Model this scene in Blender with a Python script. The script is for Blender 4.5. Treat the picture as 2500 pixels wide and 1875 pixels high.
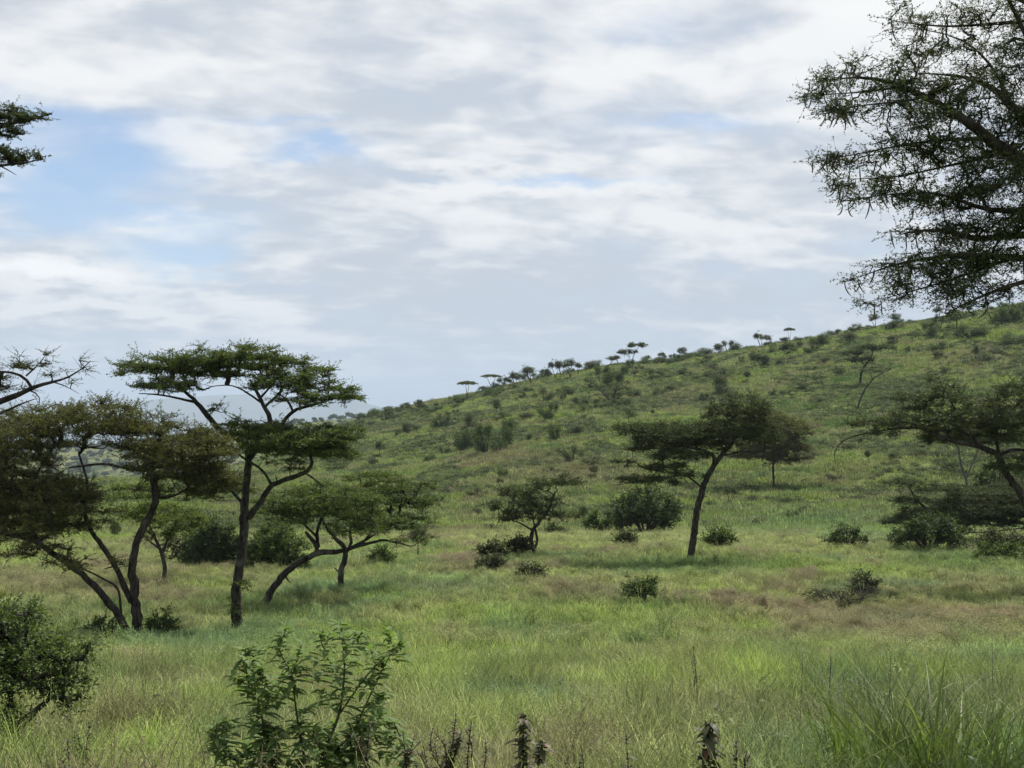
import bpy, math, random
import numpy as np

# ------------------------------------------------------------------ scene, camera, light
scene = bpy.context.scene
for o in list(bpy.data.objects):
    bpy.data.objects.remove(o, do_unlink=True)
COL = scene.collection
rng = np.random.default_rng(11)
random.seed(5)

F = 1236.0                       # focal length in pixels of a 1024 px wide frame
PITCH = math.atan(40.0 / F)
SP, CP = math.sin(PITCH), math.cos(PITCH)
DS = 1024.0 / 2212.0             # measured-photo units -> render pixels

cam_data = bpy.data.cameras.new("camera")
cam = bpy.data.objects.new("camera", cam_data)
COL.objects.link(cam)
cam_data.sensor_width = 36.0
cam_data.lens = 36.0 * F / 1024.0
cam_data.clip_start = 0.05
cam_data.clip_end = 90000.0
cam.location = (0, 0, 0)
cam.rotation_euler = (math.pi / 2 + PITCH, 0, 0)
scene.camera = cam
scene.render.resolution_x = 1024
scene.render.resolution_y = 768

scene.view_settings.view_transform = 'Standard'
scene.view_settings.look = 'None'
scene.view_settings.gamma = 1.0
scene.view_settings.exposure = 0.66
scene.render.film_transparent = False

SUN_EL = math.radians(56)
SUN_AZ = math.radians(38)        # measured from +Y (view direction) towards +X
sun_data = bpy.data.lights.new("sun", 'SUN')
sun_data.energy = 5.0
sun_data.angle = math.radians(4.0)
sun_data.color = (1.0, 0.95, 0.86)
sun = bpy.data.objects.new("sun", sun_data)
COL.objects.link(sun)
sun.location = (50, 80, 150)
# lamp shines along its -Z: tilt from vertical and turn to the sun azimuth
sun.rotation_euler = (math.pi / 2 - SUN_EL, 0, math.pi - SUN_AZ)

world = bpy.data.worlds.new("World")
scene.world = world
world.use_nodes = True


class NT:
    """small helper to write node maths"""
    def __init__(self, tree):
        self.t = tree
        self.n = tree.nodes
        self.l = tree.links

    def _in(self, sock, v):
        if isinstance(v, bpy.types.NodeSocket):
            self.l.new(v, sock)
        elif v is not None:
            sock.default_value = v

    def m(self, op, a, b=None, c=None, clamp=False):
        n = self.n.new('ShaderNodeMath')
        n.operation = op
        n.use_clamp = clamp
        self._in(n.inputs[0], a)
        if b is not None: self._in(n.inputs[1], b)
        if c is not None: self._in(n.inputs[2], c)
        return n.outputs[0]

    def noise(self, vec, scale, detail=4, rough=0.5, dist=0.0, dim='3D'):
        n = self.n.new('ShaderNodeTexNoise')
        n.noise_dimensions = dim
        if vec is not None: self.l.new(vec, n.inputs['Vector'])
        n.inputs['Scale'].default_value = scale
        n.inputs['Detail'].default_value = detail
        n.inputs['Roughness'].default_value = rough
        n.inputs['Distortion'].default_value = dist
        return n.outputs['Fac']

    def ramp(self, fac, lo, hi):
        n = self.n.new('ShaderNodeMapRange')
        n.interpolation_type = 'SMOOTHSTEP'
        self._in(n.inputs['Value'], fac)
        n.inputs['From Min'].default_value = lo
        n.inputs['From Max'].default_value = hi
        return n.outputs['Result']

    def mix(self, fac, a, b, mode='MIX'):
        n = self.n.new('ShaderNodeMix')
        n.data_type = 'RGBA'
        n.blend_type = mode
        n.clamp_factor = True
        self._in(n.inputs[0], fac)
        self._in(n.inputs[6], a)
        self._in(n.inputs[7], b)
        return n.outputs[2]

    def comb(self, x, y, z):
        n = self.n.new('ShaderNodeCombineXYZ')
        for i, v in enumerate((x, y, z)): self._in(n.inputs[i], v)
        return n.outputs[0]


def build_world():
    t = NT(world.node_tree)
    t.n.clear()
    out = t.n.new('ShaderNodeOutputWorld')
    sky = t.n.new('ShaderNodeTexSky')
    sky.sky_type = 'NISHITA'
    sky.sun_disc = False
    sky.sun_elevation = SUN_EL
    sky.sun_rotation = SUN_AZ
    sky.altitude = 1400
    sky.dust_density = 1.2
    bg1 = t.n.new('ShaderNodeBackground')
    t.l.new(sky.outputs[0], bg1.inputs[0])
    bg1.inputs[1].default_value = 0.09
    tc = t.n.new('ShaderNodeTexCoord')
    nrm = t.n.new('ShaderNodeVectorMath'); nrm.operation = 'NORMALIZE'
    t.l.new(tc.outputs['Generated'], nrm.inputs[0])
    sep = t.n.new('ShaderNodeSeparateXYZ')
    t.l.new(nrm.outputs[0], sep.inputs[0])
    x, y, z = sep.outputs
    az = t.m('ARCTAN2', x, y)
    el = t.m('ARCSINE', z)
    zz = t.m('ADD', t.m('MAXIMUM', z, 0.0), 0.22)
    px = t.m('DIVIDE', x, zz)
    py = t.m('DIVIDE', y, zz)
    # cloud streets run slightly across the view
    pv = t.comb(t.m('ADD', t.m('MULTIPLY', px, 0.75), t.m('MULTIPLY', py, 0.16)),
                t.m('ADD', t.m('MULTIPLY', py, 1.0), t.m('MULTIPLY', px, -0.22)), 3.7)
    big = t.noise(pv, 1.8, 3, 0.5, 0.3)
    fine = t.noise(pv, 5.2, 6, 0.52, 0.45)
    puff = t.noise(pv, 13.0, 5, 0.5, 0.4)
    # edge irregularity for the directional masses
    wv = t.comb(t.m('MULTIPLY', az, 1.0), t.m('MULTIPLY', el, 2.4), 0.3)
    wx = t.m('SUBTRACT', t.noise(wv, 7, 5, 0.6), 0.5)
    wy = t.m('SUBTRACT', t.noise(wv, 8.5, 5, 0.6), 0.5)
    azw = t.m('ADD', az, t.m('MULTIPLY', wx, 0.17))
    elw = t.m('ADD', el, t.m('MULTIPLY', wy, 0.075))

    def blob(dx, dy, rx, ry, tilt=0.0):
        u = (dx * DS - 512) / F
        v = (384 - dy * DS) / F
        d = np.array([u, CP - v * SP, SP + v * CP]); d /= np.linalg.norm(d)
        a0 = math.atan2(d[0], d[1]); e0 = math.asin(d[2])
        sa = rx * DS / F; se = ry * DS / F
        da = t.m('SUBTRACT', azw, a0)
        de = t.m('SUBTRACT', elw, e0)
        if tilt:
            de = t.m('SUBTRACT', de, t.m('MULTIPLY', da, tilt))
        a = t.m('MULTIPLY', da, 1 / sa)
        e = t.m('MULTIPLY', de, 1 / se)
        r = t.m('ADD', t.m('MULTIPLY', a, a), t.m('MULTIPLY', e, e))
        return t.m('EXPONENT', t.m('MULTIPLY', r, -1.0))

    def total(lst):
        s = None
        for (w, *b) in lst:
            q = t.m('MULTIPLY', blob(*b), w)
            s = q if s is None else t.m('ADD', s, q)
        return s
    # thin the cloud (blue gaps) / thicken / brighten / grey, by direction
    gaps = total([(1.0, 150, 400, 250, 90), (0.9, 120, 250, 230, 60, -0.1), (0.8, 420, 545, 190, 50, 0.1),
                  (0.85, 1240, 388, 230, 17, 0.0), (0.75, 720, 328, 120, 24, -0.1), (0.3, 1390, 55, 80, 30),
                  (0.5, 400, 470, 160, 25), (0.45, 1500, 262, 150, 14), (0.55, 640, 268, 110, 14)])
    white = total([(1.6, 110, 585, 200, 26, -0.05), (0.6, 520, 640, 130, 45, -0.3), (0.8, 1950, 30, 260, 130),
                   (0.6, 230, 670, 210, 13, 0.0), (0.5, 400, 320, 130, 28), (0.6, 1150, 405, 330, 20, 0.0),
                   (0.45, 340, 490, 90, 14), (0.4, 1330, 120, 160, 60), (0.35, 1000, 350, 200, 14),
                   (0.4, 1500, 500, 340, 26), (0.4, 60, 190, 220, 60), (0.35, 760, 740, 130, 10)])
    grey = total([(0.8, 1500, 640, 800, 60), (0.5, 1250, 760, 700, 45), (0.6, 930, 220, 230, 55),
                  (0.45, 880, 390, 160, 22), (0.5, 1750, 320, 300, 28, 0.05), (0.6, 130, 600, 120, 8),
                  (0.5, 40, 553, 60, 7), (0.4, 1700, 60, 250, 30), (0.45, 900, 620, 400, 60)])
    dens = t.m('ADD', t.m('MULTIPLY', big, 0.5), t.m('MULTIPLY', fine, 0.6))
    dens = t.m('ADD', dens, 0.26)
    dens = t.m('SUBTRACT', dens, t.m('MULTIPLY', gaps, 0.49))
    dens = t.m('ADD', dens, t.m('MULTIPLY', white, 0.28))
    mask = t.ramp(dens, 0.22, 0.86)
    br = t.m('ADD', t.m('MULTIPLY', fine, 0.95), t.m('MULTIPLY', puff, 0.55))
    br = t.m('ADD', br, t.m('MULTIPLY', white, 0.50))
    br = t.m('SUBTRACT', br, t.m('MULTIPLY', grey, 0.24))
    brm = t.ramp(br, 0.57, 0.98)
    cc = t.mix(brm, (0.46, 0.495, 0.545, 1), (0.75, 0.75, 0.745, 1))
    cc = t.mix(t.ramp(white, 0.55, 1.3), cc, (0.86, 0.86, 0.84, 1))
    # low air near the horizon is a smooth pale blue-grey
    low = t.ramp(el, 0.085, 0.005)
    cc = t.mix(t.m('MULTIPLY', low, 0.7), cc, (0.51, 0.575, 0.665, 1))
    bg2 = t.n.new('ShaderNodeBackground')
    t.l.new(cc, bg2.inputs[0])
    bg2.inputs[1].default_value = 0.83
    mx = t.n.new('ShaderNodeMixShader')
    t.l.new(t.m('MAXIMUM', mask, t.m('MULTIPLY', low, 0.85)), mx.inputs[0])
    t.l.new(bg1.outputs[0], mx.inputs[1])
    t.l.new(bg2.outputs[0], mx.inputs[2])
    t.l.new(mx.outputs[0], out.inputs[0])


build_world()


# ------------------------------------------------------------------ geometry helpers
def P(dx, dy, Y):
    """world point seen at measured position (dx,dy) of the photo, at depth Y metres"""
    u = (dx * DS - 512) / F
    v = (384 - dy * DS) / F
    k = Y / (CP - v * SP)
    return np.array([u * k, Y, (SP + v * CP) * k])


def to_d(x, y, z):
    yc = y * CP + z * SP
    zc = -y * SP + z * CP
    return (512 + F * x / yc) / DS, (384 - F * zc / yc) / DS


def mpd(Y):                      # metres per measured unit at depth Y
    return DS * Y / F


def vnoise2(x, y, seed=0):
    xi = np.floor(x).astype(np.int64); yi = np.floor(y).astype(np.int64)
    xf = x - xi; yf = y - yi
    xf = xf * xf * (3 - 2 * xf); yf = yf * yf * (3 - 2 * yf)

    def h(a, b):
        n = (a * 374761393 + b * 668265263 + seed * 974634777) & 0x7fffffff
        n = ((n ^ (n >> 13)) * 1274126177) & 0x7fffffff
        return ((n ^ (n >> 16)) & 0xffff) / 65535.0
    return ((h(xi, yi) * (1 - xf) + h(xi + 1, yi) * xf) * (1 - yf)
            + (h(xi, yi + 1) * (1 - xf) + h(xi + 1, yi + 1) * xf) * yf)


def fbm(x, y, seed=0, oct=4):
    s = 0; a = 0.5; f = 1.0; tot = 0
    for i in range(oct):
        s = s + a * vnoise2(x * f + 31.7 * i, y * f - 17.3 * i, seed + i)
        tot += a; a *= 0.5; f *= 2.03
    return s / tot


def make_mesh(name, chunks, mats, smooth=True, attrs=None):
    """chunks: list of (V[N,3], Faces[M,k], material index)"""
    me = bpy.data.meshes.new(name)
    Vs, loops, starts, midx = [], [], [], []
    vo = 0; lo = 0
    for V, Fc, mi in chunks:
        if len(V) == 0: continue
        Vs.append(V)
        k = Fc.shape[1]
        loops.append((Fc + vo).ravel())
        starts.append(lo + np.arange(len(Fc)) * k)
        midx.append(np.full(len(Fc), mi))
        vo += len(V); lo += Fc.size
    V = np.concatenate(Vs).astype(np.float32)
    L = np.concatenate(loops).astype(np.int32)
    S = np.concatenate(starts).astype(np.int32)
    M = np.concatenate(midx).astype(np.int32)
    me.vertices.add(len(V)); me.vertices.foreach_set('co', V.ravel())
    me.loops.add(len(L)); me.loops.foreach_set('vertex_index', L)
    me.polygons.add(len(S)); me.polygons.foreach_set('loop_start', S)
    me.polygons.foreach_set('material_index', M)
    if smooth:
        me.polygons.foreach_set('use_smooth', np.ones(len(S), dtype=bool))
    for m in mats: me.materials.append(m)
    me.update(calc_edges=True)
    return me


def add_obj(name, me, parent=None, loc=(0, 0, 0)):
    o = bpy.data.objects.new(name, me)
    COL.objects.link(o)
    o.location = loc
    if parent is not None: o.parent = parent
    return o


def tag(o, label=None, cat=None, group=None, kind=None):
    if label: o['label'] = label
    if cat: o['category'] = cat
    if group: o['group'] = group
    if kind: o['kind'] = kind
    return o


def tube(pts, rad, sides=8, bumpy=0.0):
    pts = np.asarray(pts, float); rad = np.asarray(rad, float)
    n = len(pts)
    tan = np.gradient(pts, axis=0)
    tan /= np.linalg.norm(tan, axis=1)[:, None] + 1e-9
    ref = np.array([0.13, 1.0, 0.07]); ref /= np.linalg.norm(ref)
    s = np.cross(tan, ref); s /= np.linalg.norm(s, axis=1)[:, None] + 1e-9
    b = np.cross(s, tan)
    a = np.arange(sides) * 2 * math.pi / sides
    R = rad[:, None] * (1 + bumpy * (rng.random((n, sides)) - 0.5) * 2)
    V = pts[:, None, :] + R[..., None] * (np.cos(a)[None, :, None] * s[:, None, :] + np.sin(a)[None, :, None] * b[:, None, :])
    V = V.reshape(-1, 3)
    i = np.arange(n - 1)[:, None] * sides; j = np.arange(sides)[None, :]; j2 = (j + 1) % sides
    Fq = np.stack([i + j, i + j2, i + sides + j2, i + sides + j], axis=-1).reshape(-1, 4)
    V = np.concatenate([V, pts[-1:] + tan[-1:] * rad[-1]])
    tip = len(V) - 1
    base = (n - 1) * sides
    cap = np.stack([base + np.arange(sides), base + (np.arange(sides) + 1) % sides, np.full(sides, tip)], 1)
    # caps as degenerate-free quads are not needed: return two face sets
    return V, Fq, cap


def batch_tubes(Pn, Rn, sides=3):
    """Pn [N,K,3], Rn [N,K]"""
    N, K, _ = Pn.shape
    if N == 0: return np.zeros((0, 3)), np.zeros((0, 4), int)
    tan = np.gradient(Pn, axis=1)
    tan /= np.linalg.norm(tan, axis=2)[..., None] + 1e-9
    ref = np.tile(np.array([0.31, 0.2, 0.93]), (N, 1))
    ref[np.abs(tan[:, 0, 2]) > 0.85] = np.array([0.95, 0.2, 0.1])
    s = np.cross(tan, ref[:, None, :]); s /= np.linalg.norm(s, axis=2)[..., None] + 1e-9
    b = np.cross(s, tan)
    a = np.arange(sides) * 2 * math.pi / sides
    V = Pn[:, :, None, :] + Rn[:, :, None, None] * (np.cos(a)[None, None, :, None] * s[:, :, None, :]
                                                     + np.sin(a)[None, None, :, None] * b[:, :, None, :])
    V = V.reshape(-1, 3)
    off = (np.arange(N) * K * sides)[:, None, None]
    i = (np.arange(K - 1) * sides)[None, :, None]
    j = np.arange(sides)[None, None, :]; j2 = (j + 1) % sides
    Fq = np.stack([off + i + j, off + i + j2, off + i + sides + j2, off + i + sides + j], -1).reshape(-1, 4)
    return V, Fq


def leaf_quads(C, D, Nn, L, W, fold=0.15):
    """diamond leaves: base C, direction D, approx normal Nn"""
    D = D / (np.linalg.norm(D, axis=1)[:, None] + 1e-9)
    S = np.cross(D, Nn); S /= np.linalg.norm(S, axis=1)[:, None] + 1e-9
    U = np.cross(S, D)
    L = np.asarray(L)[:, None]; W = np.asarray(W)[:, None]
    base = C
    left = C + D * L * 0.45 + S * W * 0.5 + U * W * fold
    tip = C + D * L
    right = C + D * L * 0.45 - S * W * 0.5 + U * W * fold
    V = np.stack([base, left, tip, right], 1).reshape(-1, 3)
    Fq = np.arange(len(C) * 4).reshape(-1, 4)
    return V, Fq


def rand_dirs(n, zs=1.0, zoff=0.0):
    v = rng.normal(size=(n, 3)); v[:, 2] = v[:, 2] * zs + zoff
    return v / (np.linalg.norm(v, axis=1)[:, None] + 1e-9)


# ------------------------------------------------------------------ materials
def leaf_material(name, c1, c2, c3=None, scale=2.2, transl=0.35, rough=0.55, spec=0.25):
    m = bpy.data.materials.new(name); m.use_nodes = True
    t = NT(m.node_tree); t.n.clear()
    out = t.n.new('ShaderNodeOutputMaterial')
    g = t.n.new('ShaderNodeNewGeometry')
    n1 = t.noise(g.outputs['Position'], scale, 3, 0.6)
    col = t.mix(t.ramp(n1, 0.35, 0.65), c1, c2)
    rnd = g.outputs['Random Per Island']
    if c3 is not None:
        col = t.mix(t.ramp(rnd, 0.72, 1.0), col, c3)
    hs = t.n.new('ShaderNodeHueSaturation')
    t.l.new(t.m('ADD', t.m('MULTIPLY', rnd, 0.5), 0.75), hs.inputs['Value'])
    t.l.new(col, hs.inputs['Color'])
    b = t.n.new('ShaderNodeBsdfPrincipled')
    t.l.new(hs.outputs[0], b.inputs['Base Color'])
    b.inputs['Roughness'].default_value = rough
    b.inputs['Specular IOR Level'].default_value = spec
    tr = t.n.new('ShaderNodeBsdfTranslucent')
    t.l.new(t.mix(1.0, hs.outputs[0], (1.3, 1.5, 0.6, 1), 'MULTIPLY'), tr.inputs[0])
    ms = t.n.new('ShaderNodeMixShader'); ms.inputs[0].default_value = transl
    t.l.new(b.outputs[0], ms.inputs[1]); t.l.new(tr.outputs[0], ms.inputs[2])
    t.l.new(ms.outputs[0], out.inputs[0])
    return m


def bark_material(name, c1, c2, scale=9):
    m = bpy.data.materials.new(name); m.use_nodes = True
    t = NT(m.node_tree)
    b = t.n['Principled BSDF']
    g = t.n.new('ShaderNodeNewGeometry')
    mp = t.n.new('ShaderNodeMapping'); mp.inputs['Scale'].default_value = (1, 1, 0.35)
    t.l.new(g.outputs['Position'], mp.inputs[0])
    n = t.noise(mp.outputs[0], scale, 6, 0.65, 0.6)
    n2 = t.noise(g.outputs['Position'], 1.7, 3, 0.5)
    col = t.mix(t.ramp(n, 0.35, 0.68), c1, c2)
    col = t.mix(t.m('MULTIPLY', t.ramp(n2, 0.55, 0.72), 0.5), col, (0.16, 0.155, 0.14, 1))
    t.l.new(col, b.inputs['Base Color'])
    b.inputs['Roughness'].default_value = 0.9
    b.inputs['Specular IOR Level'].default_value = 0.15
    bp = t.n.new('ShaderNodeBump'); bp.inputs['Strength'].default_value = 0.9
    bp.inputs['Distance'].default_value = 0.03
    t.l.new(n, bp.inputs['Height']); t.l.new(bp.outputs[0], b.inputs['Normal'])
    return m


M = {}
M['acacia'] = leaf_material('acacia_leaves', (0.050, 0.080, 0.018, 1), (0.085, 0.115, 0.026, 1), (0.12, 0.13, 0.03, 1))
M['acacia_olive'] = leaf_material('olive_acacia_leaves', (0.062, 0.070, 0.022, 1), (0.100, 0.102, 0.032, 1), (0.13, 0.11, 0.035, 1))
M['acacia_bright'] = leaf_material('fresh_acacia_leaves', (0.060, 0.090, 0.014, 1), (0.095, 0.130, 0.022, 1), (0.14, 0.15, 0.03, 1))
M['acacia_dark'] = leaf_material('dark_acacia_leaves', (0.036, 0.048, 0.018, 1), (0.058, 0.072, 0.024, 1), (0.06, 0.075, 0.025, 1))
M['overhang'] = leaf_material('overhanging_thorn_leaves', (0.038, 0.056, 0.020, 1), (0.062, 0.085, 0.028, 1), (0.08, 0.095, 0.03, 1), scale=5, transl=0.25)
M['bush'] = leaf_material('bush_leaves', (0.034, 0.054, 0.020, 1), (0.056, 0.082, 0.027, 1), (0.08, 0.10, 0.03, 1))
M['bush_grey'] = leaf_material('grey_bush_leaves', (0.036, 0.046, 0.024, 1), (0.06, 0.072, 0.034, 1), (0.11, 0.11, 0.06, 1))
M['bush_green'] = leaf_material('green_bush_leaves', (0.050, 0.078, 0.024, 1), (0.078, 0.11, 0.032, 1), (0.11, 0.15, 0.035, 1))
M['broadleaf'] = leaf_material('broad_shrub_leaves', (0.105, 0.160, 0.052, 1), (0.150, 0.210, 0.070, 1), (0.09, 0.14, 0.045, 1), scale=6, transl=0.38, rough=0.6, spec=0.2)
M['weed'] = leaf_material('weed_leaves', (0.035, 0.045, 0.018, 1), (0.06, 0.055, 0.024, 1), (0.09, 0.05, 0.03, 1), scale=9, transl=0.2)
M['bark'] = bark_material('dark_bark', (0.014, 0.012, 0.010, 1), (0.062, 0.054, 0.046, 1))
M['bark_pale'] = bark_material('pale_bark', (0.05, 0.045, 0.038, 1), (0.16, 0.15, 0.13, 1))
M['twig'] = bark_material('twig_bark', (0.020, 0.019, 0.015, 1), (0.045, 0.042, 0.034, 1), 25)
M['pod'] = bark_material('pod_skin', (0.06, 0.065, 0.03, 1), (0.12, 0.11, 0.06, 1), 30)


def tint_material(name, instancer, transl=0.35, vary=0.5, bump=0.0):
    m = bpy.data.materials.new(name); m.use_nodes = True
    t = NT(m.node_tree); t.n.clear()
    out = t.n.new('ShaderNodeOutputMaterial')
    at = t.n.new('ShaderNodeAttribute'); at.attribute_name = 'tint'
    at.attribute_type = 'INSTANCER' if instancer else 'GEOMETRY'
    g = t.n.new('ShaderNodeNewGeometry')
    col = at.outputs['Color']
    hs = t.n.new('ShaderNodeHueSaturation')
    if instancer:
        v = t.m('ADD', t.m('MULTIPLY', g.outputs['Random Per Island'], vary), 1 - vary / 2)
        hue = t.m('ADD', t.m('MULTIPLY', g.outputs['Random Per Island'], -0.035), 0.515)
        t.l.new(hue, hs.inputs['Hue'])
    else:
        n = t.noise(g.outputs['Position'], 1.3, 8, 0.7)
        v = t.m('ADD', t.m('MULTIPLY', n, 0.9), 0.50)
    t.l.new(v, hs.inputs['Value'])
    t.l.new(col, hs.inputs['Color'])
    b = t.n.new('ShaderNodeBsdfPrincipled')
    t.l.new(hs.outputs[0], b.inputs['Base Color'])
    b.inputs['Roughness'].default_value = 0.6 if instancer else 0.95
    b.inputs['Specular IOR Level'].default_value = 0.25 if instancer else 0.05
    if transl > 0:
        tr = t.n.new('ShaderNodeBsdfTranslucent')
        t.l.new(hs.outputs[0], tr.inputs[0])
        ms = t.n.new('ShaderNodeMixShader'); ms.inputs[0].default_value = transl
        t.l.new(b.outputs[0], ms.inputs[1]); t.l.new(tr.outputs[0], ms.inputs[2])
        t.l.new(ms.outputs[0], out.inputs[0])
    else:
        t.l.new(b.outputs[0], out.inputs[0])
    return m


M['grass'] = tint_material('grass_blades', True, 0.40, 0.95)
M['soil'] = tint_material('grassy_soil', False, 0.0)


# ------------------------------------------------------------------ terrain
def zy(py, Y):
    v = (384 - py) / F
    return Y * (SP + v * CP) / (CP - v * SP)


NEAR = [(-60, -0.6), (-10, -0.9), (0, -1.6), (4, -2.05), (8, -2.6), (15, -3.5), (25, -4.80), (35, -6.08)]


def colprof(a):
    """rows given as (Y, image row) or (Y, None, z)"""
    out = list(NEAR)
    for r in a:
        out.append((r[0], zy(r[1], r[0]) if len(r) == 2 else r[2]))
    return out


PROF = {
    -500: colprof([(50, 589), (65, 564), (80, 548), (100, 530), (130, 512), (170, 500), (220, 494), (280, 0, -22), (400, 0, -48), (700, 0, -85)]),
    0: colprof([(50, 589), (65, 562), (80, 545), (100, 527), (130, 508), (170, 494), (220, 487), (280, 0, -19), (400, 0, -45), (700, 0, -80)]),
    150: colprof([(50, 587), (65, 560), (80, 543), (100, 524), (130, 504), (170, 489), (220, 480), (280, 0, -16), (400, 0, -42), (700, 0, -78)]),
    300: colprof([(50, 585), (65, 558), (75, 545), (90, 537), (110, 523), (130, 513), (170, 492), (220, 468), (280, 447), (340, 437), (420, 0, -9), (520, 0, -25), (700, 0, -70)]),
    400: colprof([(50, 583), (65, 555), (75, 542), (90, 537), (110, 522), (130, 510), (170, 484), (220, 455), (280, 425), (335, 410), (420, 0, -2), (520, 0, -18), (700, 0, -60)]),
    500: colprof([(50, 581), (65, 553), (75, 541), (90, 537), (110, 518), (130, 503), (170, 468), (220, 430), (280, 398), (330, 386), (420, 0, 6), (520, 0, -12), (700, 0, -55)]),
    600: colprof([(50, 579), (65, 551), (75, 540), (90, 536), (110, 515), (130, 497), (170, 455), (220, 412), (280, 379), (325, 367), (420, 0, 10), (520, 0, -8), (700, 0, -50)]),
    700: colprof([(50, 579), (65, 551), (75, 540), (90, 534), (110, 512), (130, 492), (170, 448), (220, 402), (280, 366), (315, 356), (420, 0, 12), (520, 0, -6), (700, 0, -48)]),
    800: colprof([(50, 580), (65, 552), (75, 540), (90, 531), (110, 508), (130, 485), (170, 438), (220, 390), (270, 352), (305, 340), (400, 0, 16), (520, 0, -4), (700, 0, -45)]),
    900: colprof([(50, 581), (65, 553), (75, 539), (90, 527), (110, 502), (130, 476), (170, 426), (220, 377), (265, 335), (298, 323), (400, 0, 19), (520, 0, -2), (700, 0, -42)]),
    1024: colprof([(50, 582), (65, 555), (80, 534), (100, 508), (130, 467), (170, 414), (215, 362), (255, 316), (288, 304), (400, 0, 22), (520, 0, 2), (700, 0, -40)]),
    1500: colprof([(50, 584), (65, 554), (80, 530), (100, 500), (130, 450), (170, 385), (210, 325), (245, 280), (280, 265), (400, 0, 30), (520, 0, 6), (700, 0, -38)]),
}
PX = np.array(sorted(PROF.keys()), float)
YS = np.arange(-60, 701, 1.0)
ZT = []
for c in sorted(PROF.keys()):
    a = np.array(PROF[c])
    z = np.interp(YS, a[:, 0], a[:, 1])
    zs = z.copy()
    for w in (3, 7):
        k = np.hanning(2 * w + 1); k /= k.sum()
        zs2 = np.convolve(np.pad(zs, w, mode='edge'), k, mode='valid')
        if w == 7:
            mixw = np.clip((YS - 60) / 60, 0, 1)
            zs = zs * (1 - mixw) + zs2 * mixw
        else:
            mixw = np.clip((YS - 6) / 10, 0, 1)
            zs = zs * (1 - mixw) + zs2 * mixw
    ZT.append(zs)
ZT = np.array(ZT)
# finer, smoothed column table
PXF = np.arange(-500, 1501, 20.0)
ZF = np.array([np.interp(PXF, PX, ZT[:, j]) for j in range(ZT.shape[1])]).T
k = np.hanning(9); k /= k.sum()
ZF = np.array([np.convolve(np.pad(ZF[:, j], 4, mode='edge'), k, mode='valid') for j in range(ZF.shape[1])]).T


def ground(x, y, bumps=True):
    x = np.asarray(x, float); y = np.asarray(y, float)
    pxc = 512 + F * x / np.maximum(y, 25.0)
    fx = np.clip((pxc - PXF[0]) / 20.0, 0, len(PXF) - 1.001)
    fy = np.clip(y - YS[0], 0, len(YS) - 1.001)
    i = fx.astype(int); j = fy.astype(int); a = fx - i; b = fy - j
    z = (ZF[i, j] * (1 - a) + ZF[i + 1, j] * a) * (1 - b) + (ZF[i, j + 1] * (1 - a) + ZF[i + 1, j + 1] * a) * b
    if bumps:
        w = np.clip((y - 70) / 60, 0, 1)
        z = z + (fbm(x / 3.0, y / 3.0, 5, 3) - 0.5) * 0.22
        z = z + (fbm(x / 14.0 + 9, y / 14.0, 9, 3) - 0.5) * 1.5 * w
    return z


def hit(dx, dy, ymin=18.0, ymax=420.0):
    """depth where the sight line through a measured point meets the ground"""
    Y = np.arange(ymin, ymax, 0.5)
    u = (dx * DS - 512) / F; v = (384 - dy * DS) / F
    k = Y / (CP - v * SP)
    zr = (SP + v * CP) * k
    g = ground(u * k, Y)
    w = np.where(zr <= g + 0.12)[0]
    if len(w): return float(Y[w[0]])
    r = (g / Y)
    sel = (Y > 150) & (Y < 345)
    return float(Y[sel][np.argmax(r[sel])]) - 3.0


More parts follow.
